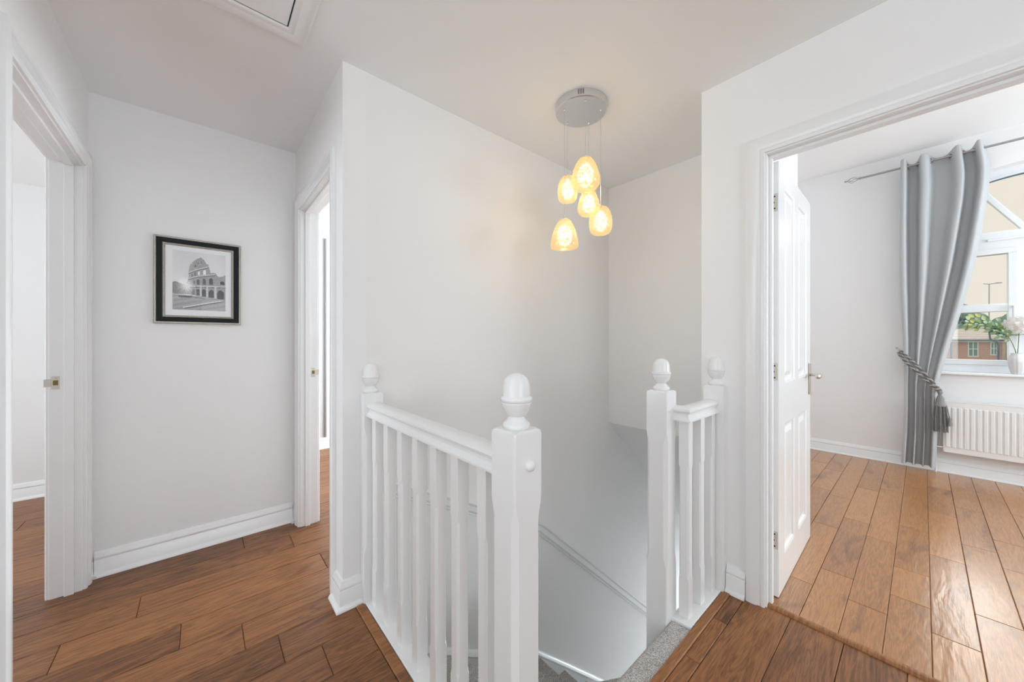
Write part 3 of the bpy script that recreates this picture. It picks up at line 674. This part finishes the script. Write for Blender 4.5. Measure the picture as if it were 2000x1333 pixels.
# ------------------------------------------------------------------ bedroom window
def make_window():
    root = empty('window_1', (5.13, YC, SILL)); X0, X1 = 5.10, 5.165
    def arch_band(i0, i1, xa, xb, zbot):
        m = MB(); N = 28; pts = []
        def outline(i):
            hw = HW-i; P = [(YC+hw, zbot)]
            for k in range(N+1):
                y = YC+hw-2*hw*k/N; P.append((y, CROWN-RAD+sqrt((RAD-i)**2-(y-YC)**2)))
            P.append((YC-hw, zbot)); return P
        a, b = outline(i0), outline(i1)
        r = [[(xa, *p) for p in a], [(xa, *p) for p in b], [(xb, *p) for p in b], [(xb, *p) for p in a]]
        m.loft(r+[r[0]], cap=False, closed=False); return m
    obj('outer_frame', arch_band(0, .065, X0, X1, SILL).box(X0, X1, YC-HW+.0655, YC+HW-.0655, SILL, .963), 'upvc', root, smooth=30)
    obj('arch_bead', arch_band(.060, .072, X0-.012, X0+.02, 2.09), 'upvc', root, smooth=30)
    obj('arch_gasket', arch_band(.072, .078, X0+.01, X0+.03, 2.09), 'bluegrey', root, smooth=30)
    obj('transom', MB().box(X0, X1, YC-HW+.06, YC+HW-.06, 1.955, 2.098), 'upvc', root, bevel=.003)
    obj('mullion', MB().box(X0, X1, YC-.0685, YC+.0685, .96, 1.96), 'upvc', root, bevel=.003)
    obj('trickle_vent', MB().box(X0-.016, X0, YC-.22, YC+.22, 2.020, 2.040), 'upvc', root, bevel=.004)
    for s in (-1, 1):
        a = R(59); m = MB(); w = .018; L = .55; dy, dz = s*cos(a), sin(a); ny, nz = -dz*s, cos(a)
        p0 = (YC+s*.02, 2.085)
        L = next(t*.005 for t in range(1, 200) if p0[1]+dz*t*.005 > archz(p0[0]+dy*t*.005, .05))
        q = [(p0[0]+ny*w, p0[1]+nz*w), (p0[0]+dy*L+ny*w, p0[1]+dz*L+nz*w), (p0[0]+dy*L-ny*w, p0[1]+dz*L-nz*w), (p0[0]-ny*w, p0[1]-nz*w)]
        obj('glazing_bar', MB().prism(q, 'x', X0+.004, X1-.01), 'upvc', root, bevel=.002)
        y0, y1 = sorted((YC+s*.068, YC+s*(HW-.07)))
        m = MB(); xa = X0-.018; f = .046
        m.box(xa, X1-.001, y0, y1, .964, 1.007).box(xa, X1-.001, y0, y1, 1.954-f, 1.954).box(xa, X1-.001, y0, y0+f, 1.007, 1.954-f).box(xa, X1-.001, y1-f, y1, 1.007, 1.954-f)
        sash = obj('casement', m, 'upvc', root, bevel=.003)
        obj('sash_bar', MB().box(xa+.004, X1, y0+f-.002, y1-f+.002, 1.420, 1.486), 'upvc', sash, bevel=.003)
        for z0, z1 in ((1.005, 1.422), (1.484, 1.911)):
            obj('pane', MB().box(X0+.028, X0+.032, y0+f-.004, y1-f+.004, z0, z1), 'pane', sash)
        h = obj('handle', MB().tube([(xa-.002, YC+s*.088, 1.455), (xa-.03, YC+s*.088, 1.455), (xa-.034, YC+s*.088, 1.44), (xa-.034, YC+s*.088, 1.36)], .010, 10), 'upvc', sash, smooth=50)
    N = 20; hw = HW-.06; zz = 2.095
    for (ya, yb) in ((YC-hw, YC+hw),):
        P = [(ya, zz)]+[(ya+(yb-ya)*k/N, CROWN-RAD+sqrt((RAD-.06)**2-(ya+(yb-ya)*k/N-YC)**2)) for k in range(N+1)]+[(yb, zz)]
        obj('fanlight_pane', MB().prism(P, 'x', X0+.030, X0+.034), 'pane', root)
    kids(root); tag(root, 'white arched window with fanlight bars beside the grey curtain', 'window', kind='structure')
make_window()
struct('window_sill', MB().prism([(4.955, SILL-.022), (5.10, SILL-.022), (5.10, SILL), (4.962, SILL), (4.955, SILL-.006)], 'y', YC-HW-.05, YC+HW+.05), 'gloss', 'white window sill under the arched window', 'window sill', bevel=.003)
# plain casements in unseen walls, most of them added for the fill lamps
def plain_window(name, axis, c, a0, a1, z0, z1, label):
    m = MB(); w = .05; t = .03
    segs = [(a0, a1, z0, z0+w), (a0, a1, z1-w, z1), (a0, a0+w, z0+w, z1-w), (a1-w, a1, z0+w, z1-w), ((a0+a1)/2-.03, (a0+a1)/2+.03, z0+w, z1-w)]
    for p, q, r, s in segs:
        if axis == 'x': m.box(c-t, c+t, p, q, r, s)
        else: m.box(p, q, c-t, c+t, r, s)
    return struct(name, m, 'upvc', label, 'window')
plain_window('window_2', 'x', -2.0, -.85, 1.05, .65, 2.25, 'white casement on the landing side wall outside the picture')
plain_window('added_window_3', 'y', -3.15, -.8, .9, .65, 2.25, 'added white casement for fill light on the landing wall behind the viewer')  # unseen window added to hold the rear fill lamp
plain_window('added_window_4', 'y', -3.35, 2.75, 4.75, .65, 2.55, 'added white casement for fill light on the bedroom side wall outside the picture')  # never in view; put in for the bedroom fill lamp
plain_window('added_window_5', 'x', -3.65, 2.1, 3.9, .75, 2.25, 'added white casement for fill light inside the room at far left')  # unseen opening added so a lamp can light the left room
plain_window('added_window_6', 'x', 3.65, 2.3, 3.9, .75, 2.25, 'added white casement for fill light inside the room behind the middle doorway')  # unseen opening added for the lamp that fills the corridor end

# ------------------------------------------------------------------ curtain and pole
PX_, PZ = 4.885, 2.770
def interp(t, kn):
    for (a, va), (b, vb) in zip(kn[:-1], kn[1:]):
        if t <= b:
            s = max(0, (t-a)/(b-a)); return va+(vb-va)*s
    return kn[-1][1]
def smoothstep(t, kn):
    for (a, va), (b, vb) in zip(kn[:-1], kn[1:]):
        if t <= b:
            s = max(0, (t-a)/(b-a)); s = s*s*(3-2*s); return va+(vb-va)*s
    return kn[-1][1]
def spline(t, kn):
    n = len(kn)
    for i in range(n-1):
        if t <= kn[i+1][0] or i == n-2:
            t0, p0 = kn[i]; t1, p1 = kn[i+1]; h = t1-t0; s = max(0, min(1, (t-t0)/h))
            m0 = (p1-kn[i-1][1])/(t1-kn[i-1][0])*h if i > 0 else p1-p0
            m1 = (kn[i+2][1]-p0)/(kn[i+2][0]-t0)*h if i < n-2 else p1-p0
            return (2*s**3-3*s**2+1)*p0+(s**3-2*s**2+s)*m0+(-2*s**3+3*s**2)*p1+(s**3-s**2)*m1
PHASE = [(0, -.35), (.05, 0), (.165, 1), (.29, 2), (.50, 3), (.69, 4), (.80, 5), (.91, 6), (1, 6.75)]
PHASE2 = [(0, -.3), (.10, 0), (.24, 1), (.36, 2), (.50, 3), (.62, 4), (.72, 5), (.86, 6), (1, 6.6)]
YLK = [(.05, .138), (.4, .122), (.75, .118), (1.05, .122), (1.8, .143), (2.82, .142)]
YRK = [(.05, -.082), (.40, -.088), (.70, -.086), (.80, -.094), (1.02, -.135), (1.4, -.215), (1.8, -.288), (2.2, -.338), (2.57, -.368), (2.82, -.345)]
def curtain_pt(u, z):
    yl, yr = spline(z, YLK), spline(z, YRK)
    w = max(0, min(1, (z-.75)/1.6)); ph = (1-w)*spline(u, PHASE2)+w*spline(u, PHASE)
    amp = interp(z, [(.05, .040), (.6, .034), (.85, .024), (1.3, .044), (2.0, .054), (2.82, .052)])
    c = cos(pi*ph); c = math.tanh(1.9*c)/math.tanh(1.9)
    x = PX_-amp*c-interp(z, [(.05, .02), (.8, .03), (1.6, .012), (2.82, 0)])
    return (x, yl+(yr-yl)*u+.006*sin(pi*ph*1.0), z)
def make_curtain():
    root = empty('curtain', (PX_, .03, .05)); nu, nv = 150, 64; zb, zt = .055, 2.815
    m = MB(); th = .0025
    for side in (0, 1):
        for j in range(nv+1):
            for i in range(nu+1):
                u = i/nu; z = zb+(zt-zb)*j/nv; p = curtain_pt(u, z)
                top = .018*cos(pi*spline(u, PHASE)) if j == nv else 0
                m.v.append((p[0]+side*th, p[1], p[2]+(top if j == nv else 0)))
    k = (nu+1)*(nv+1); idx = lambda s, i, j: s*k+j*(nu+1)+i
    for j in range(nv):
        for i in range(nu):
            m.f.append((idx(0, i, j), idx(0, i+1, j), idx(0, i+1, j+1), idx(0, i, j+1))); m.f.append((idx(1, i, j), idx(1, i, j+1), idx(1, i+1, j+1), idx(1, i+1, j)))
    for j in range(nv):
        for i in (0, nu): m.f.append((idx(0, i, j), idx(0, i, j+1), idx(1, i, j+1), idx(1, i, j)))
    for i in range(nu):
        for j in (0, nv): m.f.append((idx(0, i, j), idx(1, i, j), idx(1, i+1, j), idx(0, i+1, j)))
    obj('cloth', m, 'fabric', root, smooth=80)
    for ph in (.5, 1.5, 2.5, 3.5, 4.5, 5.5):
        u = next(t/1000 for t in range(1001) if spline(t/1000, PHASE) >= ph)
        y = curtain_pt(u, PZ)[1]; e = []
        for t in range(21):
            a = 2*pi*t/20; e.append((PX_-.0+.022*cos(a)*.75, y+.022*cos(a)*.62*(1 if int(ph) % 2 else -1), PZ+.022*sin(a)))
        obj('eyelet', MB().tube(e, .0042, 8), 'chrome', root, smooth=180, label='chrome eyelet ring')
    kids(root); tag(root, 'grey eyelet curtain tied back beside the arched window', 'curtain')
make_curtain()
def make_pole():
    root = empty('curtain_pole', (PX_, -.55, PZ))
    obj('rod', MB().tube([(PX_, .40, PZ), (PX_, -1.56, PZ)], .0095, 12), 'pole', root, smooth=60)
    for s, y in ((1, .40), (-1, -1.56)):
        f = obj('finial', MB().lathe([(.0095, 0), (.0125, .004), (.0125, .012), (.008, .018), (.006, .022)], n=14), 'pole', root, smooth=50, label='steel cage finial')
        f.matrix_local = Matrix.Translation((PX_, y, PZ)) @ Matrix.Rotation(-s*pi/2, 4, 'X')
        m = MB()
        for k in range(5):
            m.tube([( (.004+.021*sin(pi*t/14))*cos(2*pi*k/5+t*.14), (.004+.021*sin(pi*t/14))*sin(2*pi*k/5+t*.14), .020+.078*t/14) for t in range(15)], .0022, 6)
        m.lathe([(.001, .095), (.006, .097), (.005, .102), (.0085, .107), (.0095, .112), (.007, .118), (.001, .121)], n=12)
        obj('cage', m, 'pole', f, smooth=60)
    for y in (.085, -1.46):
        b = obj('bracket', MB().tube([(PX_, y, PZ-.012), (PX_+.03, y, PZ-.02), (WX-.002, y, PZ-.02)], .006, 8), 'pole', root, smooth=60)
        obj('wall_plate', MB().prism([(y+.02*cos(t*pi/8), PZ-.02+.03*sin(t*pi/8)) for t in range(16)], 'x', WX-.006, WX), 'pole', b)
    kids(root); tag(root, 'thin steel curtain pole with cage finial above the window', 'curtain pole')
make_pole()
def make_tieback():
    root = empty('tieback', (4.83, 0, .9))
    hk = obj('wall_hook', MB().tube([(WX, .165, 1.098), (4.955, .160, 1.100), (4.925, .150, 1.094), (4.915, .144, 1.078), (4.925, .142, 1.066)], .005, 8), 'nickel', root, smooth=60, label='small metal wall hook')
    obj('hook_ball', MB().lathe([(.001, 1.093), (.008, 1.097), (.010, 1.104), (.007, 1.111), (.001, 1.114)], 4.955, .164, 12), 'nickel', hk, smooth=180)
    base = [(4.918, .142, 1.072), (4.86, .135, 1.058), (4.805, .100, 1.008), (4.785, .060, .955), (4.78, .010, .885), (4.782, -.040, .815), (4.795, -.075, .765), (4.83, -.094, .735)]
    kn = lambda i: [(k/(len(base)-1), base[k][i]) for k in range(len(base))]
    for off in (.017, -.017):
        for ph, mt in ((0, 'rope_l'), (pi, 'rope_d')):
            P = []
            for t in range(121):
                s = t/120; b = Vector((spline(s, kn(0)), spline(s, kn(1)), spline(s, kn(2))))
                spread = off*(sin(pi*min(1, s*1.15+.04))**.6 if s < .82 else .35)
                n1 = Vector((0, .82, -.57)); a = ph+t*.50
                b += Vector((0, .82, -.57))*spread+Vector((1, 0, 0))*(.0062*cos(a))+n1*(.0062*sin(a)); P.append(b)
            obj('cord', MB().tube(P, .0068, 6), mt, root, smooth=180, label='twisted two-tone grey cord')
    back = [(4.83, -.094, .735), (4.87, -.098, .742), (4.92, -.080, .765), (4.95, -.04, .82), (4.962, .02, .90), (4.962, .09, 1.01), (4.93, .138, 1.066)]
    obj('cord', MB().tube([(spline(s/40, [(k/6, back[k][0]) for k in range(7)]), spline(s/40, [(k/6, back[k][1]) for k in range(7)]), spline(s/40, [(k/6, back[k][2]) for k in range(7)])) for s in range(41)], .009, 8), 'rope_d', root, smooth=180)
    x, y = 4.812, -.096
    T = obj('tassel', MB().lathe([(.004, .745), (.014, .738), (.017, .726), (.012, .712), (.010, .704), (.018, .690), (.024, .668), (.026, .640), (.030, .628), (.034, .622), (.035, .612), (.033, .606), (.001, .604)], x, y, 24, ridge=lambda a: .04*sin(12*a)), 'tassel', root, smooth=60, label='grey silk tassel')
    m = MB(); rr = random.Random(9)
    for k in range(90):
        a = 2*pi*k/90*3; r0 = (.033, .026, .018)[k % 3]; r1 = r0*rr.uniform(1.2, 1.42)
        m.tube([(x+r0*cos(a), y+r0*sin(a), .612), (x+(r0+r1)/2*1.08*cos(a), y+(r0+r1)/2*1.08*sin(a), .52), (x+r1*cos(a+.05), y+r1*sin(a+.05), .392+rr.uniform(-.008, .012))], .0030, 5)
    f = obj('fringe', m, 'tassel', T, smooth=60); f['kind'] = 'stuff'
    m = MB(); m.tube([(x+.01, y-.034, .62), (x-.004, y-.045, .56), (x-.01, y-.052, .515)], .004, 6)
    m.lathe([(.004, .52), (.010, .512), (.010, .500), (.013, .490), (.017, .445), (.001, .444)], x-.01, y-.053, 12)
    obj('small_tassel', m, 'tassel', T, smooth=50)
    kids(root); tag(root, 'twisted grey cord tieback with tassel around the curtain', 'tieback')
make_tieback()

# ------------------------------------------------------------------ radiator
def make_radiator():
    root = empty('radiator', (4.93, -.62, .2)); x0, x1, y1, y0, z0, z1 = 4.896, 4.968, -.115, -1.13, .200, .646
    obj('panel', MB().box(x0+.006, x0+.018, y0+.004, y1-.004, z0, z1-.004), 'rad', root, bevel=.003)
    fm = MB(); w = .0125
    prof = lambda k, xx: [(xx, -w*k, z0+.048+.006*(1-k)), (xx, w*k, z0+.048+.006*(1-k)), (xx, w*k, z1-.052-.006*(1-k)), (xx, -w*k, z1-.052-.006*(1-k))]
    fm.loft([prof(1, x0+.0065), prof(.80, x0+.001), prof(.62, x0-.0005)]); me = fm.mesh('flute'); recalc(me); me.materials.append(M['rad'])
    y = y1-.0255
    while y > y0+.02:
        obj('flute', me, 'rad', root, loc=(0, y, 0)); y -= .0333
    obj('rear_panel', MB().box(x1-.014, x1-.004, y0+.01, y1-.01, z0+.01, z1-.01), 'rad', root)
    for ya in (y1-.003, y0): obj('side_cover', MB().box(x0+.005, x1, ya, ya+.003, z0+.008, z1), 'rad', root, bevel=.001)
    g = obj('top_grille', MB().box(x0+.004, x0+.012, y0, y1, z1-.006, z1).box(x1-.006, x1, y0, y1, z1-.006, z1).box(x0+.03, x0+.036, y0, y1, z1-.006, z1), 'rad', root, bevel=.001)
    m = MB(); y = y1-.012
    while y > y0+.01: m.box(x0+.012, x1-.006, y-.005, y, z1-.006, z1-.001); y -= .0115
    b = obj('grille_bars', m, 'rad', g); b['kind'] = 'stuff'
    obj('grille_void', MB().box(x0+.02, x1-.016, y0+.006, y1-.006, z1-.03, z1-.012), 'dark', root)
    v = obj('valve', MB().tube([(4.935, y1, .235), (4.935, y1+.04, .235)], .010, 10).lathe([(.001, .215), (.012, .215), (.014, .235), (.011, .262), (.001, .263)], 4.935, y1+.042, 14), 'chrome', root, smooth=50)
    obj('pipe', MB().tube([(4.935, y1+.042, .22), (4.935, y1+.042, .0)], .0075, 10), 'rad', v, smooth=60)
    for yy in (-.25, -.95): obj('wall_bracket', MB().box(x1-.006, WX, yy-.015, yy+.015, z0+.06, z1-.06), 'rad', root)
    kids(root); tag(root, 'white ribbed panel radiator under the arched window', 'radiator')
make_radiator()

# ------------------------------------------------------------------ vase and flowers on the sill
VX, VY = 5.005, -.502
def make_vase():
    root = empty('vase', (VX, VY, SILL))
    o = obj('body', MB().lathe([(.024, SILL), (.030, SILL+.004), (.040, SILL+.05), (.047, SILL+.095), (.046, SILL+.128), (.036, SILL+.150), (.030, SILL+.160), (.034, SILL+.172), (.031, SILL+.172), (.027, SILL+.160), (.033, SILL+.148), (.043, SILL+.126), (.043, SILL+.095), (.036, SILL+.05), (.022, SILL+.008)], VX, VY, 48, ridge=lambda a: .035*cos(12*a)), 'whiteglass', root, smooth=60)
    kids(root); tag(root, 'small ribbed white glass vase on the window sill', 'vase')
m_, t_, n_, l_, p_ = nt('opal_ribbed_glass'); p_.inputs['Base Color'].default_value = (.93, .94, .94, 1); p_.inputs['Roughness'].default_value = .15
p_.inputs['Transmission Weight'].default_value = .25; M['whiteglass'] = m_
make_vase()
def leaf(m, p, d, n, L, Wd):
    d = Vector(d).normalized(); n = Vector(n); n = (n-d*n.dot(d)).normalized(); s = d.cross(n); p = Vector(p); b = len(m.v)
    for t, w, u in ((0, .1, 0), (.25, .75, .10), (.55, 1, .14), (.82, .6, .08), (1, .05, 0)):
        c = p+d*(L*t)+n*(u*L*.6)
        m.v += [tuple(c-s*(Wd*w)), tuple(c-n*(Wd*.25*w)), tuple(c+s*(Wd*w))]
    for k in range(4):
        a = b+3*k; m.f += [(a, a+1, a+4, a+3), (a+1, a+2, a+5, a+4)]
def make_bloom(name, c, r, label, seed):
    rr = random.Random(seed); root = empty(name, (VX, VY, SILL+.05)); c = Vector(c)
    stem = [(VX+.005, VY+.004, SILL+.02), (VX+(c.x-VX)*.25, VY+(c.y-VY)*.2, SILL+.17), (c.x, c.y, c.z-r*.3)]
    obj('stem', MB().tube([(spline(t/10, [(0, stem[0][0]), (.5, stem[1][0]), (1, stem[2][0])]), spline(t/10, [(0, stem[0][1]), (.5, stem[1][1]), (1, stem[2][1])]), spline(t/10, [(0, stem[0][2]), (.5, stem[1][2]), (1, stem[2][2])])) for t in range(11)], .0028, 6), 'stem', root, smooth=180)
    m = MB()
    for k in range(260):
        ph = math.acos(1-1.75*(k+.5)/260); th = pi*(1+5**.5)*k
        n = Vector((sin(ph)*cos(th), sin(ph)*sin(th), cos(ph)*.85)); q = rr.uniform(.72, 1.0)
        p = c+n*(r*q*.92); d = n.orthogonal().normalized(); a = rr.random()*2*pi; d = (d*cos(a)+n.cross(d)*sin(a)+n*.45).normalized()
        leaf(m, p-d*(r*.10), d, n, r*.36, r*.13)
    f = obj('petals', m, 'petal', root, smooth=180, label='dense white petals'); f['kind'] = 'stuff'
    for k in range(4):
        a = rr.random()*2*pi; lm = MB(); leaf(lm, c-Vector((0, 0, r*.75)), (cos(a), sin(a), -.1), (0, 0, 1), r*.9, r*.26); obj('leaf', lm, 'green', root)
    kids(root); tag(root, label, 'flower')
make_bloom('hydrangea', (VX+.005, VY-.010, 1.292), .094, 'large white hydrangea bloom standing in the vase on the sill', 2)
def make_spray():
    rr = random.Random(4); root = empty('foliage_spray', (VX, VY, SILL+.05))
    kk = [(VX, VY, SILL+.02), (VX-.01, VY+.010, SILL+.19), (VX-.015, VY+.06, 1.235), (VX-.02, VY+.15, 1.315), (VX-.02, VY+.255, 1.322)]
    S_ = lambda s: Vector([spline(s, [(k/4, kk[k][i]) for k in range(5)]) for i in range(3)])
    obj('stem', MB().tube([S_(t/24) for t in range(25)], lambda t: .003-.0018*t, 6), 'stem', root, smooth=180)
    for k in range(84):
        s = .42+.58*(k/84)**.9; p = S_(s); d = (S_(min(1, s+.03))-S_(s-.03)).normalized()
        a = k*2.4+rr.random()*.5; o = Vector((cos(a)*.8, .25*cos(a*1.7), sin(a))); dd = d*.55+o*.75
        side = o.normalized()*rr.uniform(.0, .048)*(1.25-abs(s-.75))
        lm = MB(); leaf(lm, p+side, dd, Vector((-1, .2, .6)), rr.uniform(.028, .046), rr.uniform(.008, .013))
        obj('leaf', lm, 'lime' if (s > .78 and rr.random() < .6) else ('green' if rr.random() < .35 else 'sage'), root)
    kids(root); tag(root, 'arching green and yellow leaf spray in the vase against the window', 'foliage')
make_spray()

# ------------------------------------------------------------------ outside the window
GZ = -2.75
struct('ground', MB().box(5.4, 140, -60, 40, GZ-.1, GZ), 'grass', 'green lawn outside below the window', 'ground')
def make_house():
    X = 50.; root = empty('house', (X, -1.0, GZ)); ya, yb, ze = 2.2, -4.30, 1.28
    obj('wall', MB().box(X, X+6, yb, ya, GZ, ze), 'brick', root)
    obj('corner_pier', MB().box(X-.05, X+.4, yb-.42, yb, GZ, ze+.1), 'buff', root, label='buff brick corner pier')
    rf = obj('roof', MB().loft([[(X-.35, ya+.4, ze), (X-.35, yb-.1, ze), (X+6.3, yb-.1, ze), (X+6.3, ya+.4, ze)], [(X+2.8, ya-4.4, ze+1.02), (X+2.8, yb+.8, ze+1.02), (X+3.2, yb+.8, ze+1.02), (X+3.2, ya-4.4, ze+1.02)]]), 'rooftile', root)
    for k in range(6):
        t = (k+.5)/6.; xx = X-.35+3.15*t; zz = ze+1.02*t
        obj('tile_course', MB().box(xx-.03, xx+.05, yb-.1+.9*t+.02, ya+.4-4.8*t-.02, zz-.01, zz+.05), 'rooftile', rf)
    obj('gutter', MB().box(X-.45, X-.32, yb-.15, ya+.4, ze-.10, ze+.02), 'bluegrey', root)
    obj('fascia', MB().box(X-.31, X-.02, yb-.1, ya+.3, ze-.20, ze-.02), 'upvc', root)
    for y0, y1, z0, z1 in ((-3.05, -2.58, -.10, 1.06), (-4.02, -3.74, .06, 1.02)):
        w = obj('window', MB().box(X-.06, X+.02, y0-.06, y1+.06, z0-.10, z0).box(X-.06, X+.02, y0-.05, y1+.05, z1, z1+.05).box(X-.06, X+.02, y0-.05, y0+.02, z0, z1).box(X-.06, X+.02, y1-.02, y1+.05, z0, z1).box(X-.06, X+.02, (y0+y1)/2-.03, (y0+y1)/2+.03, z0, z1).box(X-.05, X+.02, y0, y1, (z0+z1)/2-.03, (z0+z1)/2+.03), 'upvc', root)
        obj('pane', MB().box(X-.02, X+.01, y0, y1, z0, z1), 'houseglass', w)
    obj('downpipe', MB().tube([(X-.4, -3.62, 2.0), (X-.4, -3.66, 1.35), (X-.35, -4.05, 1.02), (X-.30, -4.08, .9), (X-.30, -4.08, GZ)], .06, 8), 'bluegrey', root, smooth=60)
    obj('downpipe', MB().tube([(X-.3, -4.50, 1.3), (X-.3, -4.50, GZ)], .05, 8), 'bluegrey', root)
    obj('downpipe', MB().tube([(X-.2, -1.62, 1.2), (X-.2, -1.62, GZ)], .05, 8), 'bluegrey', root)
    kids(root); tag(root, 'small red brick house with pale tiled roof outside the window', 'house')
make_house()
def make_tree(c, r, n, label, seed):
    rr = random.Random(seed); root = empty('tree', (c[0], c[1], GZ))
    obj('trunk', MB().tube([(c[0], c[1], GZ), (c[0]+.2, c[1], (GZ+c[2])/2), (c[0], c[1]+.1, c[2])], lambda t: .28-.16*t, 8), 'bark', root, smooth=60)
    m = MB(); bl_ = [(Vector(c)+Vector((rr.uniform(-.5, .5)*r[0], rr.uniform(-.6, .6)*r[1], rr.uniform(-.6, .6)*r[2])), rr.uniform(.35, .6)) for _ in range(12)]
    for k in range(n):
        b, s = rr.choice(bl_); d = Vector((rr.gauss(0, 1), rr.gauss(0, 1), rr.gauss(0, 1))).normalized()
        p = b+Vector((d.x*r[0]*s, d.y*r[1]*s, d.z*r[2]*s)); L = rr.uniform(.22, .42); e = d.orthogonal().normalized(); f = d.cross(e); a = rr.random()*6.3
        e, f = e*cos(a)+f*sin(a), f*cos(a)-e*sin(a)
        m.quad(p-e*L, p-f*L*.5+d*L*.2, p+e*L, p+f*L*.5+d*L*.2)
    o = obj('crown', m, 'treeleaf', root); o['kind'] = 'stuff'
    kids(root); tag(root, label, 'tree')
make_tree((66, -2.3, 3.2), (3, 2.6, 2.7), 4200, 'leafy green tree behind the left end of the brick house', 11)
make_tree((82, -4.9, 2.0), (3, 2.6, 1.9), 3200, 'low leafy tree behind the middle of the brick house', 13)
make_tree((68, -6.3, 2.5), (3, 2.2, 2.3), 3200, 'leafy green tree behind the right end of the brick house', 12)
def make_lamp():
    x, y = 58., -4.22; root = empty('street_lamp', (x, y, GZ))
    obj('pole', MB().tube([(x, y, GZ), (x, y, 6.72)], lambda t: .055-.025*t, 8), 'lampgrey', root, smooth=60)
    obj('arm', MB().tube([(x, y+.35, 6.80), (x, y, 6.72), (x, y-.55, 6.78)], .03, 6), 'lampgrey', root, smooth=60)
    obj('lamp_head', MB().box(x-.1, x+.1, y-.75, y-.35, 6.74, 6.82), 'lampgrey', root, bevel=.02)
    kids(root); tag(root, 'tall thin street lamp against the sky beyond the window', 'street lamp')
make_lamp()
